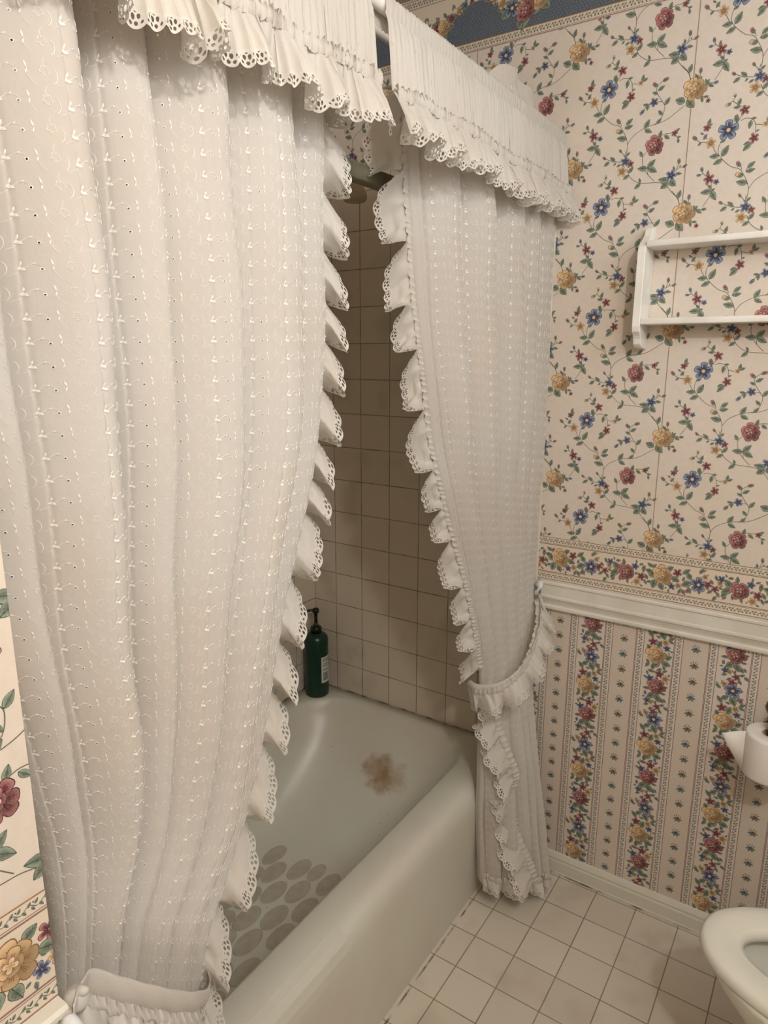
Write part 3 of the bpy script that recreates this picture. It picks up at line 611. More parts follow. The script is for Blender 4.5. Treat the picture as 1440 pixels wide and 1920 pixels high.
# ------------------------------------------------------------------ wall shelf
sx0, sx1 = .2745, .80; sf = empty('wall_shelf', (sx0, -.001, 1.54), 'white painted wooden two-board wall shelf hung on flowered wallpaper', 'shelf')
def side(x0, x1):
    P = [(0, 0), (.045, .004), (.056, .012), (.060, .024), (.066, .032), (.076, .040), (.080, .052), (.080, .215), (.077, .228), (.066, .238), (.050, .246), (.036, .256), (.028, .268), (.020, .276), (0, .279)]
    V = [(x, -d, z) for x in (x0, x1) for d, z in P]; n = len(P)
    return V, [(i, (i+1) % n, n+(i+1) % n, n+i) for i in range(n)]+[tuple(range(n-1, -1, -1)), tuple(range(n, 2*n))]
for a in (0, sx1-sx0-.018):
    V, F = side(a, a+.018); o = mk('side_panel', V, F, M['shelf_paint'], sf, smooth=False)
    md = o.modifiers.new('b', 'BEVEL'); md.width = .0018; md.segments = 2; md.limit_method = 'ANGLE'
for z in (.226, .056):
    V, F = boxmesh(.018, sx1-sx0-.018, -.078, 0, z, z+.014, .0018); mk('shelf_board', V, F, M['shelf_paint'], sf)

# ------------------------------------------------------------------ toilet (front of the bowl is in view)
to = empty('toilet', (.98, -.47, 0), 'white toilet with its seat down, bowl front pointing at the tub', 'toilet')
M['porcelain'] = plain('toilet_porcelain', 'dcd9cc', .22, .5); M['seat'] = plain('toilet_seat_plastic', 'e6e2d4', .3, .5); M['water'] = plain('toilet_water', '9fb0b0', .05, .6)
def egg(fx, bx, hw, n=56, cy=0.0):
    """outline pointed to -x: front x, back x, half width"""
    P = []; c = fx+(bx-fx)*.60
    for i in range(n):
        a = 2*PI*i/n; ca, sa = math.cos(a), math.sin(a); rx = (bx-c) if ca > 0 else (c-fx)
        P.append((c+rx*(abs(ca)**(.85 if ca > 0 else 1.0))*(1 if ca > 0 else -1), cy+hw*(abs(sa)**.92)*(1 if sa > 0 else -1)))
    return P
OX, OY = .98, -.47
def loft(sections, cap0=True, cap1=False):
    V = [(x-OX, y, z) for P, z in sections for x, y in P]; n = len(sections[0][0]); m = len(sections)
    F = [(a*n+b, a*n+(b+1) % n, (a+1)*n+(b+1) % n, (a+1)*n+b) for a in range(m-1) for b in range(n)]
    if cap0: F.append(tuple(range(n-1, -1, -1)))
    if cap1: F.append(tuple((m-1)*n+b for b in range(n)))
    return V, F
sec = [(egg(.76, 1.18, .105), 0), (egg(.755, 1.18, .11), .02), (egg(.77, 1.17, .10), .06), (egg(.775, 1.16, .095), .14), (egg(.74, 1.16, .11), .22), (egg(.68, 1.15, .14), .30), (egg(.635, 1.14, .165), .36), (egg(.622, 1.14, .172), .39), (egg(.622, 1.14, .172), .398),
       (egg(.66, 1.08, .130), .398), (egg(.665, 1.07, .125), .39), (egg(.69, 1.03, .11), .33), (egg(.74, .98, .08), .26), (egg(.80, .92, .04), .22)]
V, F = loft(sec, True, True); mk('bowl', V, F, M['porcelain'], to)
def seatring(z0, z1):
    o_ = [(egg(.607, 1.115, .158), z0), (egg(.604, 1.118, .161), z0+.005), (egg(.606, 1.116, .160), z1-.006), (egg(.614, 1.112, .153), z1-.001), (egg(.630, 1.10, .140), z1), (egg(.668, 1.065, .098), z1-.001), (egg(.679, 1.055, .088), z1-.006), (egg(.682, 1.052, .085), z0+.002), (egg(.680, 1.054, .087), z0), (egg(.607, 1.115, .158), z0)]
    return loft(o_, False, False)
V, F = seatring(.400, .424); mk('seat', V, F, M['seat'], to)
V, F = loft([(egg(.72, 1.00, .088), .275), (egg(.85, .87, .005), .275)], False, True); mk('water', V, F, M['water'], to)
V, F = boxmesh(1.155-OX, 1.345-OX, -.225, .225, .38, .74, .02); tk = mk('tank', V, F, M['porcelain'], to)
V, F = boxmesh(1.145-OX, 1.350-OX, -.235, .235, .742, .775, .01); mk('tank_lid', V, F, M['porcelain'], to)
L_ = [(x-OX, y) for x, y in egg(.61, 1.11, .158)]      # raised lid leaning on the tank
V = [(1.118-OX+.028*(1 if k else 0)+(1.11-OX-x)*.02, y, .43+(1.11-OX-x)) for k in (0, 1) for x, y in L_]; n = len(L_)
F = [tuple(range(n-1, -1, -1)), tuple(range(n, 2*n))]+[(i, (i+1) % n, n+(i+1) % n, n+i) for i in range(n)]; V = [(v[0]-.008 if i < n else v[0]-.02, v[1], v[2]) for i, v in enumerate(V)]
mk('lid', V, F, M['seat'], to, smooth=False)
V, F = boxmesh(1.075-OX, 1.14-OX, -.09, .09, .399, .43, .006); mk('hinge', V, F, M['seat'], to)

# ------------------------------------------------------------------ toilet roll on its brass holder
RX, RY, RZ = .668, -.092, .570
M['brass'] = plain('aged_brass', '8c6a2c', .35, .5, .9); M['spindle'] = plain('black_spindle', '0e0d0c', .4); M['paper_roll'] = plain('tissue_paper', 'e9e2da', .9, .1)
ho = empty('toilet_paper_holder', (RX, -.001, .70), 'brass toilet paper holder with black spindle on striped wallpaper', 'toilet paper holder')
V, F = revolve([(0, 0), (.024, 0), (.024, .004), (.017, .009), (.010, .013), (0, .014)], 28); V = np.array(V)[:, [0, 2, 1]]*np.array([1, -1, 1]); mk('wall_plate', V, F, M['brass'], ho)
V, F = join([tube([(0, -.010, 0), (0, -.05, .002), (0, -.082, .006)], .007, 14), revolve([(0, .022), (.008, .020), (.013, .013), (.014, .006), (.010, -.003), (.012, -.008), (.012, -.020), (0, -.020)], 24, (0, RY+.001, .006))]); mk('arm', V, F, M['brass'], ho)
V, F = revolve([(0, -.010), (.0105, -.010), (.0105, -.135), (0, -.136)], 20, (0, RY+.001, 0)); mk('spindle', V, F, M['spindle'], ho)
V, F = revolve([(0, -.136), (.016, -.136), (.018, -.141), (.014, -.150), (0, -.153)], 24, (0, RY+.001, 0)); mk('end_cap', V, F, M['brass'], ho)
ro = empty('toilet_roll', (RX, RY, RZ), 'white toilet paper roll with a folded loose sheet pointing left', 'toilet roll')
pr_ = [(.020, .002), (.021, .104), (.023, .106), (.050, .106), (.054, .104), (.0553, .100), (.0553, .006), (.054, .002), (.051, 0), (.023, 0), (.020, .002)]
V, F = revolve(pr_, 64); mk('roll', V, F, M['paper_roll'], ro)
M['card'] = plain('core_card', '9b8a72', .9)
V, F = revolve([(.0185, .001), (.0200, .001), (.0200, .1052), (.0185, .1052), (.0185, .001)], 40); mk('core', V, F, M['card'], ro)
# loose triangular end: leaves the roll tangentially at the left and folds to a point
s_ = []
for i in range(13):
    u = i/12; hw0, hw1 = .104, .104*(1-u)
    x = -.052-.048*u; y = -.018-.012*u+.004*math.sin(u*5); top = .104-.012*u; bot = .104-.012*u-(.104-.0)*(1-u)**.85
    s_ += [(x, y, top), (x-.0006, y-.0025, top-.001), (x, y-.0008, (top+bot)/2), (x+.001, y-.0002, bot)]
V = np.array(s_); F = [tuple(q) for q in grid_faces(13, 4)]; o = mk('loose_sheet', V, F, M['paper_roll'], ro)
md = o.modifiers.new('s', 'SOLIDIFY'); md.thickness = .0006

# ------------------------------------------------------------------ curtains
def smooth_keys(K, n=200):
    K = np.asarray(K, float); m = len(K); t = np.arange(m); q = np.linspace(0, m-1, n); out = np.zeros((n, K.shape[1]))
    for c in range(K.shape[1]):
        v = K[:, c]; d = np.zeros(m); s = np.diff(v)
        for i in range(1, m-1): d[i] = 0 if s[i-1]*s[i] <= 0 else 2*s[i-1]*s[i]/(s[i-1]+s[i])
        d[0] = s[0]; d[-1] = s[-1]
        for a, x in enumerate(q):
            i = min(int(x), m-2); f = x-i; h0 = 2*f**3-3*f*f+1; h1 = f**3-2*f*f+f; h2 = -2*f**3+3*f*f; h3 = f**3-f*f
            out[a, c] = h0*v[i]+h1*d[i]+h2*v[i+1]+h3*d[i+1]
    return out
class Panel:
    """hanging cloth. keys: rows of (Lx,Ly,Lz, Rx,Ry,Rz, amp); creases: fold boundaries across the width (0..1)"""
    def __init__(s, keys, creases, amps, width, skew=.35, seed=1):
        s.K = smooth_keys(keys); s.c = np.array(creases); s.a = np.array(amps); s.w = width; s.skew = skew; s.sd = seed; s.vd = .020; s.hump = []
        d = np.linalg.norm(np.diff((s.K[:, :3]+s.K[:, 3:6])/2, axis=0), axis=1); s.len = d.sum(); s.arc = np.concatenate([[0], np.cumsum(d)])/s.len
    def pos(s, u, t, h=0.0):
        u = np.asarray(u, float); t = np.asarray(t, float); K = [np.interp(t, s.arc, s.K[:, i]) for i in range(7)]
        L = np.stack(K[:3], -1); R = np.stack(K[3:6], -1); ch = R-L; cl = np.linalg.norm(ch[..., :2], axis=-1)+1e-9
        cx, cy = ch[..., 0]/cl, ch[..., 1]/cl; nx, ny = cy, -cx
        i = np.clip(np.searchsorted(s.c, u, 'right')-1, 0, len(s.c)-2); f = np.clip((u-s.c[i])/(s.c[i+1]-s.c[i]), 0, 1)
        pr = np.clip(np.sin(PI*f**1.7), 0, 1)**.6*s.a[i]*K[6]*1.15
        pr = pr-K[6]*s.vd*(np.exp(-f/.05)+.5*np.exp(-(1-f)/.035))
        cu = (u*s.w-.0366) % EW; cu = np.minimum(cu, EW-cu); cv = (t*s.len) % EP; pr = pr-.0028*np.exp(-(cu/.0030)**2)*(.6+.4*np.cos(2*PI*(cv-.013)/EP))
        wob = .0022*np.sin(9*t+5*u+s.sd)+.0016*np.sin(23*t+31*u+2*s.sd)+.0012*np.sin(47*t-17*u)
        pr = pr+wob*np.clip(K[6]*1.2, 0, 1)
        lat = s.skew*pr*f
        P = L+ch*u[..., None] if u.shape else L+ch*u
        up = sum((hh*np.exp(-((u-c_)/w_)**4)*np.clip(1-t/.05, 0, 1) for c_, w_, hh in s.hump), 0*pr); off = np.stack([nx*(pr+h)+cx*lat, ny*(pr+h)+cy*lat, up], -1); return P+off
    def build(s, name, mat, parent, nu=420, nt=260, t0=0.0, t1=1.0):
        u = np.linspace(0, 1, nu); 
        for c in s.c[1:-1]:
            k = np.argmin(abs(u-c)); u[k] = c
        t = np.linspace(t0, t1, nt); U, T_ = np.meshgrid(u, t, indexing='ij'); V = s.pos(U, T_).reshape(-1, 3)
        uv = np.stack([U*s.w, T_*s.len], -1).reshape(-1, 2)
        return mk(name, local(V, parent.location), grid_faces(nu, nt), mat, parent, True, uv)
def ribbon_pts(P2, hw, hh):
    """raised satin-stitch ribbon: 2D polyline -> (a, b, h) rows of three"""
    P = np.array(P2, float); T_ = np.gradient(P, axis=0); T_ /= np.linalg.norm(T_, axis=1)[:, None]+1e-9; N = np.stack([-T_[:, 1], T_[:, 0]], 1)
    w = hw if np.ndim(hw) else np.full(len(P), hw)
    rows = np.stack([np.c_[P+N*w[:, None], np.zeros(len(P))], np.c_[P, np.full(len(P), hh)], np.c_[P-N*w[:, None], np.zeros(len(P))]], 1); return rows
def arcp(cx, cy, r, a0, a1, n=7): return [(cx+r*math.cos(math.radians(a)), cy+r*math.sin(math.radians(a))) for a in np.linspace(a0, a1, n)]
def motif():
    """one repeat of the embroidery: flower chain, scallop arc, knot with leaf, fine vine to an eyelet (metres)"""
    R_ = []; W, P = .088, .0345
    def leafr(a, b, w): 
        q = np.linspace(0, 1, 5); R_.append(ribbon_pts([(a[0]+(b[0]-a[0])*k, a[1]+(b[1]-a[1])*k) for k in q], w*np.sin(PI*np.clip(q, .08, .94)), .0011))
    cx, cy = .012, .012      # small open flower
    for k in range(5):
        a = 90+72*k; x, y = cx+.0042*math.cos(math.radians(a)), cy+.0042*math.sin(math.radians(a)); R_.append(ribbon_pts(arcp(x, y, .0019, a-120, a+120, 6), .0004, .0006))
    R_.append(ribbon_pts([(cx, cy-.005), (cx-.002, cy-.010), (cx+.001, cy-.016)], .0003, .0004))
    R_.append(ribbon_pts(arcp(.0175, .0175, .0105, -60, 60, 9), .0005, .0006))       # scallop
    R_.append(ribbon_pts([(.027, .028), (.036, .0245), (.044, .021)], .0003, .0004))
    leafr((.0452, .0075), (.0441, .0145), .0016); leafr((.0440, .0165), (.0490, .0190), .0024); leafr((.0440, .0165), (.0405, .0190), .0018); leafr((.0432, .0140), (.0448, .0195), .0024)      # knot
    R_.append(ribbon_pts([(.0475, .016), (.054, .0115), (.061, .0105), (.067, .0135)], .00035, .0005)); leafr((.056, .0115), (.060, .0088), .0010)
    R_.append(ribbon_pts(arcp(.76*W, .5*P, .0021, 0, 360, 9), .0006, .0007))
    leafr((.077, .004), (.0795, .012), .0014); leafr((.0795, .013), (.078, .0195), .0012)
    R_.append(ribbon_pts([(.0795, .020), (.084, .026), (.088, .030)], .0003, .0004))
    for rb in R_: rb[:, :, 0] *= EW/W; rb[:, :, 1] *= EP/P
    return R_
MOT = motif()
def embroider(panel, name, parent, t0, t1, umax=1.0, umin=0.0):
    nW = int(panel.w/EW)+1; nP = int(panel.len/EP)+1; Vs, Fs = [], []; off = 0
    cells = [(i*EW, j*EP) for i in range(nW) for j in range(nP) if t0*panel.len < j*EP and (j+1)*EP < t1*panel.len]
    C = np.array(cells)
    for rb in MOT:
        m = len(rb); A = C[:, None, None, 0]+rb[None, :, :, 0]; B = C[:, None, None, 1]+rb[None, :, :, 1]; H = np.broadcast_to(rb[None, :, :, 2], A.shape)
        ok = (A.max((1, 2)) < panel.w*umax-.004) & (A.min((1, 2)) > panel.w*umin+.004); A, B, H = A[ok], B[ok], H[ok]
        if not len(A): continue
        P = panel.pos(A/panel.w, B/panel.len, H+.0003).reshape(-1, 3)
        f = grid_faces(m, 3); F = (f[None]+(np.arange(len(A))*m*3)[:, None, None]).reshape(-1, 4)+off; off += len(P); Vs.append(P); Fs.append(F)
    V = np.concatenate(Vs); return mk(name, local(V, parent.location), np.concatenate(Fs), M['thread'], parent, True)
def resample(P, ds):
    P = np.asarray(P, float); d = np.r_[0, np.cumsum(np.linalg.norm(np.diff(P, axis=0), axis=1))]; n = max(int(d[-1]/ds), 8); q = np.linspace(0, d[-1], n); return np.stack([np.interp(q, d, P[:, i]) for i in range(3)], 1), q
def unit(a): a = np.asarray(a, float); return a/(np.linalg.norm(a, axis=-1, keepdims=True)+1e-12)
def flounce(name, path, out, nrm, width, parent, period=.085, swing=1.1, droop=.02, full=1.9, seed=0, nv=22, mat=None, head=True, taper=None, jit=.35, lean=0.0, tang=.0, side=1, down=(0, 0, -1)):
    """gathered ruffle with scalloped eyelet edge along a path; returns the object"""
    r = np.random.default_rng(seed); P, q = resample(path, .0016); n = len(P)
    O = unit(out if np.ndim(out) == 2 else np.tile(out, (n, 1))); 
    if len(O) != n: O = unit(np.stack([np.interp(np.linspace(0, 1, n), np.linspace(0, 1, len(O)), O[:, i]) for i in range(3)], 1))
    N = unit(nrm if np.ndim(nrm) == 2 else np.tile(nrm, (n, 1)))
    if len(N) != n: N = unit(np.stack([np.interp(np.linspace(0, 1, n), np.linspace(0, 1, len(N)), N[:, i]) for i in range(3)], 1))
    T_ = unit(np.gradient(P, axis=0))
    ph = []; x = 0.0; pq = [0.0]; pp_ = [0.0]; 
    while x < q[-1]+period*2:
        x += period*(1+jit*r.uniform(-1, 1)); pq.append(x); pp_.append(pp_[-1]+2*PI)
    phi = np.interp(q, pq, pp_)+r.uniform(0, 6)
    ampv = np.interp(q, np.linspace(0, q[-1], 30), r.uniform(.75, 1.2, 30)); wv = width*np.interp(q, np.linspace(0, q[-1], 24), r.uniform(.90, 1.10, 24))
    if taper is not None: wv = wv*np.interp(np.linspace(0, 1, n), np.linspace(0, 1, len(taper)), taper)
    # cloth length runs faster than the path length
    cl = q*full; scal = 1+.10*np.abs(np.sin(PI*cl/.030))**.8
    v = np.linspace(0, 1, nv); Q = np.zeros((n, nv, 3)); UV = np.zeros((n, nv, 2))
    uu = ((phi/(2*PI)) % 1.0)**1.35; b_ = np.sin(PI*uu)**.8; s1 = side*(1.75*b_-.75); c1 = 2*b_-1; small = np.interp(q, np.linspace(0, q[-1], int(q[-1]/.007)+2), r.uniform(-1, 1, int(q[-1]/.007)+2))
    for j, vv in enumerate(v):
        th = swing*ampv*s1*min(1, vv*1.6+.12)
        L_ = wv*(vv if vv < .85 else vv)*np.where(vv > .9, scal, 1+(scal-1)*vv**3)
        push = (.008*ampv*(1-math.exp(-vv*5)))*(.6+.4*c1)+.0035*np.sin(3*phi+1)*math.sin(PI*min(1, vv*1.4))*math.exp(-vv*1.5)
        Q[:, j] = P+O*(L_*np.cos(th)*(.86))[:, None]+N*(L_*np.sin(th)*.55+push+small*.0022*math.exp(-vv*3))[:, None]+np.asarray(down)*(droop*vv**1.5*(1+.8*c1))[:, None]+T_*(-tang*period*vv*np.sin(2*phi)+lean*vv)[:, None]
        UV[:, j, 0] = cl; UV[:, j, 1] = wv*scal*(1-vv)
    o = mk(name, local(Q.reshape(-1, 3), parent.location), grid_faces(n, nv), mat or M['ruffle'], parent, True, UV.reshape(-1, 2))
    if head: frill(P, q, O, N, o, seed, parent)
    return o
def frill(P, q, O, N, rufl, seed, parent, hw=.0095, h=.0075, freq=.0135):
    """narrow ruched heading sewn over the seam of a ruffle (child of the ruffle)"""
    r = np.random.default_rng(seed+99); n = len(P); x = 0; pq = [0.0]; pp_ = [0.0]
    while x < q[-1]+.05: x += freq*r.uniform(.6, 1.4); pq.append(x); pp_.append(pp_[-1]+2*PI)
    ph = np.interp(q, pq, pp_); am = np.interp(q, np.linspace(0, q[-1], 60), r.uniform(.5, 1.3, 60)); T_ = unit(np.gradient(P, axis=0)); nv = 7; Q = np.zeros((n, nv, 3))
    for j, v in enumerate(np.linspace(-1, 1, nv)):
        e = 1-.75*(1-abs(v))**1.0 if v < 0 else .25+.3*v
        Q[:, j] = P+O*(hw*v*(1+.15*np.sin(ph*.5)))[:, None]+N*(.0025+h*am*e*(.5+.5*np.sin(ph))+.004*(1-v*v))[:, None]+T_*(.0035*e*np.cos(ph+.6))[:, None]
    return mk('gathered_heading', local(Q.reshape(-1, 3), parent.location), grid_faces(n, nv), M['plaincloth'], rufl, True, np.zeros((n*nv, 2)))

# ---- left curtain
zt = 2.075
LK = [  # Lx Ly Lz   Rx Ry Rz  amp
 (.000, -1.492, zt, -.004, -.893, zt, .62), (.000, -1.490, 1.95, .000, -.898, 1.95, .72), (.000, -1.488, 1.80, .002, -.908, 1.80, .92), (.004, -1.484, 1.60, .010, -.926, 1.62, 1.0), (.012, -1.480, 1.42, .020, -.958, 1.42, 1.0),
 (.024, -1.476, 1.25, .032, -1.028, 1.23, .95), (.040, -1.462, 1.10, .046, -1.102, 1.045, .85), (.052, -1.452, .99, .062, -1.178, .875, .68), (.066, -1.454, .90, .080, -1.270, .745, .45),
 (.066, -1.462, .82, .078, -1.288, .66, .40), (.064, -1.478, .62, .070, -1.300, .50, .6), (.062, -1.484, .35, .060, -1.270, .28, .9), (.062, -1.486, .10, .062, -1.230, .05, 1.0)]
Lc = [0, .09, .25, .33, .44, .615, .84, 1.0]
Lp = Panel(LK, Lc, [.040, .064, -.034, .042, .056, .052, .026], 1.34, .75, 1)
lc = empty('shower_curtain', (.05, -1.2, 0), 'large white embroidered curtain at the left, tied back at the partition', 'curtain', 'white embroidered bath curtains')
Lp.build('curtain_panel', M['panel'], lc, 1000, 340)
embroider(Lp, 'embroidery', lc, .01, .99)
ts = np.linspace(.045, .985, 400)
E_ = Lp.pos(np.full(400, .997), ts); K0 = [np.interp(ts, Lp.arc, Lp.K[:, i]) for i in range(6)]; ch = unit(np.stack([K0[3]-K0[0], K0[4]-K0[1], 0*K0[0]], 1)); nn = np.stack([ch[:, 1], -ch[:, 0], 0*ch[:, 0]], 1)
flounce('side_ruffle', E_, ch, nn, .064, lc, period=.086, swing=.85, droop=.022, seed=5, lean=.022, taper=[1.1, 1.05, 1, 1.05, .95, .85, .75, .75, .8, 1])
bot = Lp.pos(np.linspace(.01, .99, 200), np.full(200, .985)); flounce('bottom_ruffle', bot, (0, 0, -1), (1, 0, 0), .05, lc, period=.07, droop=0, seed=8)

# ---- right curtain: upper part swept to the wall hook, lower part hanging to the floor
RK = [(-.006, -.645, 2.08, .010, -.012, 2.08, .6), (.000, -.636, 1.95, .016, -.014, 1.95, .75), (.000, -.620, 1.80, .024, -.016, 1.80, 1.0), (.000, -.606, 1.68, .028, -.018, 1.66, 1.0), (.000, -.582, 1.56, .028, -.018, 1.50, 1.0),
 (.002, -.548, 1.415, .028, -.020, 1.34, .95), (.004, -.505, 1.28, .028, -.022, 1.19, .85), (.006, -.448, 1.150, .030, -.024, 1.06, .7), (.010, -.370, .985, .034, -.026, .95, .5), (.012, -.300, .815, .044, -.034, .84, .38), (.012, -.268, .715, .066, -.060, .72, .34),
 (.012, -.262, .64, .074, -.085, .64, .4), (.014, -.262, .50, .088, -.095, .50, .6), (.016, -.262, .35, .110, -.100, .34, .8), (.018, -.256, .20, .138, -.105, .18, .9), (.018, -.248, .075, .166, -.115, .055, 1.0)]
Rc = [0, .055, .21, .40, .47, .64, .80, 1.0]
Rp = Panel(RK, Rc, [.008, .034, .046, .020, .044, .040, .030], 1.30, .7, 4)
Rp.hump = [(.58, .09, .045), (.70, .07, .035), (.06, .04, .03)]
rc = empty('shower_curtain', (.05, -.2, 0), 'white embroidered curtain tied back beside the flowered wall, hanging to the floor', 'curtain', 'white embroidered bath curtains')
Rp.build('curtain_panel', M['panel'], rc, 960, 340)
embroider(Rp, 'embroidery', rc, .01, .985, umin=.03)
# inner-edge ruffle: down the edge, then diagonally over the front of the lower drape
tt = float(np.interp(.735, [0, 1], [0, 1])); 
zrow = lambda t: float(np.interp(t, Rp.arc, (Rp.K[:, 2]+Rp.K[:, 5])/2))
tv = np.linspace(0, 1, 1500); zz = np.array([zrow(t) for t in tv]); t_at = lambda z: float(tv[np.argmin(abs(zz-z))])
def rframe(us, ts):
    E = Rp.pos(us, ts); K0 = [np.interp(ts, Rp.arc, Rp.K[:, i]) for i in range(6)]; ch = unit(np.stack([K0[0]-K0[3], K0[1]-K0[4], 0*K0[0]], 1)); return E, ch, -np.stack([ch[:, 1], -ch[:, 0], 0*ch[:, 0]], 1)
ts = np.linspace(t_at(1.99), t_at(.735), 400); E_, ch, nn = rframe(np.full(400, .002), ts)
flounce('side_ruffle', E_, ch, nn, .066, rc, period=.105, swing=1.0, droop=.022, seed=21, side=-1, taper=[1.6, 1.5, 1.15, 1.05, 1, 1, .95, .95, 1.0, 1.05, 1.1])
ts = np.linspace(t_at(.66), t_at(.085), 260); E_, ch, nn = rframe(np.linspace(.16, .62, 260), ts)
kk = np.ones(41)/41; E_ = np.stack([np.convolve(np.pad(E_[:, i], 20, mode='edge'), kk, 'valid') for i in range(3)], 1)+np.array([.012, -.008, 0])
flounce('side_ruffle', E_, (-.55, -.80, -.30), (.83, -.55, .05), .072, rc, period=.075, swing=.55, droop=.012, seed=33, jit=.25)
bot = Rp.pos(np.linspace(.02, .98, 300), np.full(300, .985)); flounce('bottom_ruffle', bot, (0, 0, -1), (.7, -.7, 0), .050, rc, period=.075, swing=.8, droop=0, seed=35)

# ---- rods
M['rod'] = plain('white_rod', 'e6e1d8', .3)
for x, z, lab in ((.052, 2.045, 'white outer rod that carries the two gathered valances'), (-.026, 2.062, 'inner curtain rod hidden behind the gathered valances')):
    V, F = tube([(x, TUBL+.002, z), (x, -.002, z)], .0105 if x > .04 else .0085, 16); o = mk('curtain_rod', V, F, M['rod']); tag(o, lab, 'curtain rod')

# ---- valances: rod pocket + gathered skirt + eyelet ruffle
def valance(y0, y1, label, seed, ztop=2.045, zbot=1.924):
    r = np.random.default_rng(seed); va = empty('valance', (.055, (y0+y1)/2, 2.04), label, 'valance', 'gathered valances on the rod'); L = y1-y0; n = int(L/.0014)
    y = np.linspace(y0, y1, n); x = 0; pq = [0.0]; pv = [0.0]
    while x < L+.05: x += r.uniform(.005, .017); pq.append(x); pv.append(pv[-1]+2*PI)
    ph = np.interp(y-y0, pq, pv); am = np.interp(y-y0, np.linspace(0, L, int(L/.02)+2), r.uniform(.3, 1.3, int(L/.02)+2)); lo = np.interp(y-y0, np.linspace(0, L, int(L/.07)+2), r.uniform(-1, 1, int(L/.07)+2))
    prof = [(-.006, -.03, .1), (-.013, -.01, .1), (-.013, .004, .15), (-.008, .013, .2), (0, .016, .3), (.008, .013, .25), (.0135, .003, .22), (.014, -.010, .2), (.0125, -.016, .12), (.016, -.024, .5)]
    for k in range(10): prof.append((.017+.009*(k+1)/10, -.024-(.1)*(k+1)/10, .6+.6*(k+1)/10))
    Q = np.zeros((n, len(prof), 3)); UV = np.zeros((n, len(prof), 2))
    for j, (dx, dz, a) in enumerate(prof):
        w_ = .0026*a*am*np.sin(ph); zz_ = zbot-(-.124+ztop) if False else 0
        Q[:, j, 0] = .052+dx+w_+(lo*.006*max(0, a-.4)); Q[:, j, 1] = y+.0012*a*np.cos(ph); Q[:, j, 2] = ztop+dz+.0012*np.sin(ph*1.3)*(1 if j < 10 else .4)
        UV[:, j, 0] = (y-y0)*2; UV[:, j, 1] = -dz
    mk('skirt', local(Q.reshape(-1, 3), va.location), grid_faces(n, len(prof)), M['plaincloth'], va, True, UV.reshape(-1, 2))
    # satin stitches glinting on the skirt
    pathv = Q[:, -1, :].copy(); pathv[:, 0] += .002; pathv[:, 2] += .006*np.interp(y-y0, np.linspace(0, L, int(L/.09)+2), r.uniform(-1, 1, int(L/.09)+2))
    st = []
    for k in range(int(L*170)):
        a = r.integers(5, n-6); j = r.integers(10, len(prof)-2); p0 = Q[a, j]+np.array([.0012, 0, 0]); ln = r.uniform(.003, .007); sl = r.uniform(-.3, .3)
        st.append(([p0+np.array([.0002, -.0006, 0]), p0+np.array([.0010, 0, -ln/2]), p0+np.array([.0002, .0006, 0]), p0+np.array([.0002+.0003, sl*ln, -ln])], [(0, 1, 3), (1, 2, 3), (0, 2, 1)]))
    V, F = join(st); mk('stitching', local(V, va.location), F, M['thread'], va)['kind'] = 'stuff'
    o = flounce('ruffle', pathv, (.12, 0, -1), (1, 0, 0), .084, va, period=.115, swing=.62, droop=.0, seed=seed+3, jit=.45, down=(0, 0, 0), full=1.7)
    return va
valance(-1.492, -.838, 'white gathered valance over the left curtain, with eyelet ruffle', 51)
valance(-.802, -.014, 'white gathered valance over the right curtain, reaching the flowered wall', 62)

# ---- tiebacks
def band_mesh(path, up, w, parent, name='band', mat=None):
    P, q = resample(path, .003); n = len(P); U = unit(up if np.ndim(up) == 2 else np.tile(up, (n, 1))); T_ = unit(np.gradient(P, axis=0)); N = unit(np.cross(T_, U)); nv = 9; Q = np.zeros((n, nv, 3)); UV = np.zeros((n, nv, 2))
    for j, v in enumerate(np.linspace(-.5, .5, nv)):
        Q[:, j] = P+U*w*v+N*(.0035*(1-4*v*v)*(1 if N[0][0] > 0 else -1)+.0008*np.sin(q*130+v*4))[:, None]; UV[:, j] = np.c_[q, np.full(n, v*w)]
    o = mk(name, local(Q.reshape(-1, 3), parent.location), grid_faces(n, nv), mat or M['plaincloth'], parent, True, UV.reshape(-1, 2))
    md = o.modifiers.new('s', 'SOLIDIFY'); md.thickness = .0012; return o
pa = [(.062, -.030, .880), (.080, -.060, .850), (.104, -.130, .812), (.112, -.200, .768), (.098, -.258, .732), (.060, -.296, .705), (.015, -.305, .694), (-.012, -.290, .692)]
tb = empty('curtain_tieback', (.062, -.03, .88), 'white ruffled tieback looped from the chair rail hook around the right curtain', 'tieback', 'ruffled curtain tiebacks')
PA = smooth_keys(pa, 120); band_mesh(PA, (.25, .30, .9), .020, tb)
dn = PA-unit(np.tile((.25, .30, .9), (120, 1)))*.010
flounce('ruffle', dn[6:], unit(np.stack([np.interp(np.linspace(0, 1, 114), [0, .5, 1], [.75, .5, .1]), np.interp(np.linspace(0, 1, 114), [0, .5, 1], [.1, .25, .0]), np.interp(np.linspace(0, 1, 114), [0, .5, 1], [-.55, -.8, -1])], 1)), (.75, -.6, .1), .058, tb, period=.075, swing=.6, droop=.006, seed=71)
V, F = tube([(.062, -.034, .882), (.075, -.040, .870), (.088, -.046, .846), (.104, -.044, .820), (.112, -.040, .812)], [.003, .0045, .0040, .0035, .001], 8); mk('ribbon_end', local(V, tb.location), F, M['plaincloth'], tb)
V, F = revolve([(0, -.008), (.006, -.007), (.009, 0), (.006, .007), (0, .008)], 14, (.062, -.036, .882)); mk('knot', local(V, tb.location), F, M['plaincloth'], tb)
hk = []
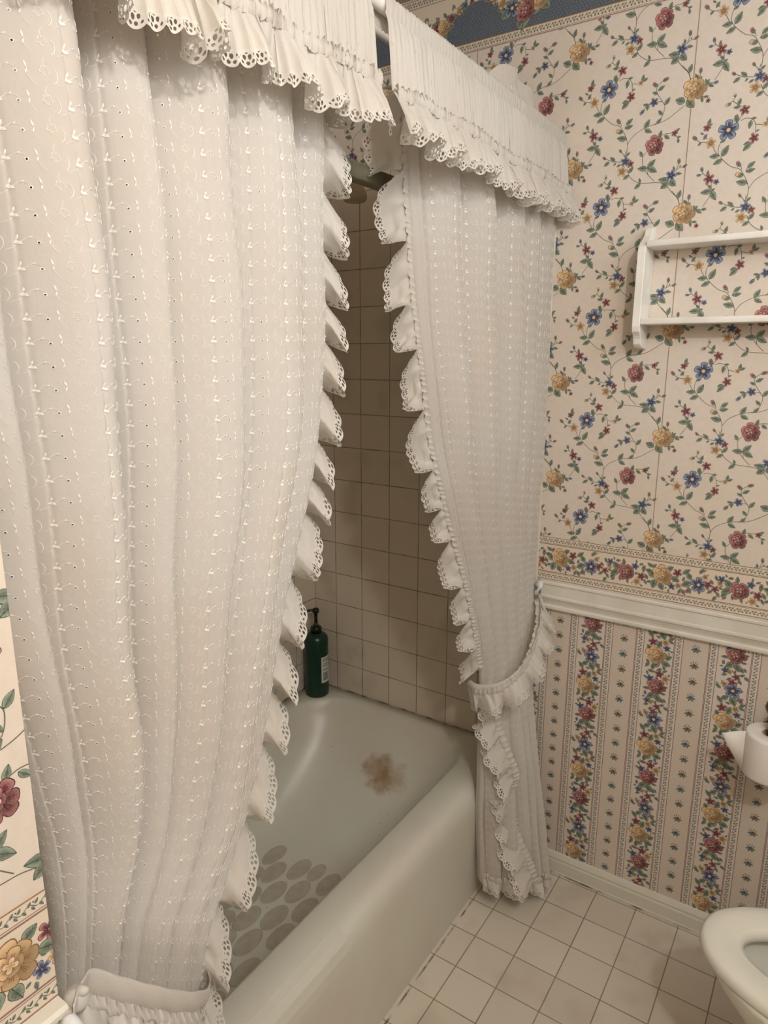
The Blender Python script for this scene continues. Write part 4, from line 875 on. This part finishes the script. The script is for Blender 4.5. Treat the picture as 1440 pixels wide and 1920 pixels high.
V, F = tube([(.066, -.0195, .905), (.067, -.0265, .908), (.067, -.036, .900), (.067, -.039, .885), (.066, -.034, .872), (.065, -.0275, .874)], [.008, .010, .010, .009, .007, .004], 12)
o = mk('curtain_hook', V, F, plain('white_plastic', 'dcdcdc', .3)); tag(o, 'white plastic hook on the end of the chair rail holding the tieback', 'hook')

pa = [(.150+.024, -1.505, .905), (.152, -1.480, .900), (.138, -1.462, .888), (.140, -1.430, .850), (.142, -1.390, .803), (.138, -1.345, .752), (.120, -1.300, .708), (.085, -1.272, .688)]
tb2 = empty('curtain_tieback', (.15, -1.48, .9), 'white frilled tieback around the left curtain, low at the picture edge', 'tieback', 'ruffled curtain tiebacks')
PA = smooth_keys(pa, 140); band_mesh(PA, (.15, .35, .9), .030, tb2)
dn = PA-unit(np.tile((.15, .35, .9), (140, 1)))*.016
flounce('ruffle', dn[20:], (.35, -.1, -.93), (.9, -.3, .1), .065, tb2, period=.06, swing=.8, droop=.0, seed=82)
V, F = revolve([(0, -.012), (.009, -.010), (.014, 0), (.009, .010), (0, .012)], 16, (.158, -1.487, .902)); mk('knot', local(V, tb2.location), F, M['plaincloth'], tb2)
for k, (a, b, c) in enumerate([(.020, -.022, -.02), (.012, .006, .012), (.002, -.012, -.045)]):
    V, F = tube([(.158, -1.487, .902), (.158+a*.5, -1.487+b*.6, .902+c*.3+.008), (.158+a, -1.487+b, .902+c)], [.004, .006, .003], 8); mk('bow_loop', local(V, tb2.location), F, M['plaincloth'], tb2)
V, F = tube([(XL+.0195, -1.505, .900), (XL+.027, -1.505, .905), (XL+.036, -1.503, .898), (XL+.036, -1.500, .884)], [.007, .007, .007, .004], 12)
o = mk('curtain_hook', V, F, bpy.data.materials['white_plastic']); tag(o, 'small white hook on the left wall rail beside the frilled tieback knot', 'hook')

# ------------------------------------------------------------------ ceiling lamp (above and behind the camera)
cl = empty('ceiling_lamp', (LAMP[0], LAMP[1], CEIL), 'round ceiling lamp behind the camera that lights the bathroom', 'lamp')
V, F = revolve([(0, 0), (.10, 0), (.10, -.015), (.085, -.022), (0, -.022)], 40); mk('lamp_base', V, F, M['brass'], cl)
g = G('lamp_glass'); g.base(rgba('fff4e2'), .4); g.b.inputs['Emission Color'].default_value = (1, .88, .72, 1); g.b.inputs['Emission Strength'].default_value = 3.0
V, F = revolve([(.082, -.022), (.088, -.05), (.080, -.085), (.055, -.112), (.02, -.125), (0, -.127)], 40); mk('lamp_shade', V, F, g.m, cl)
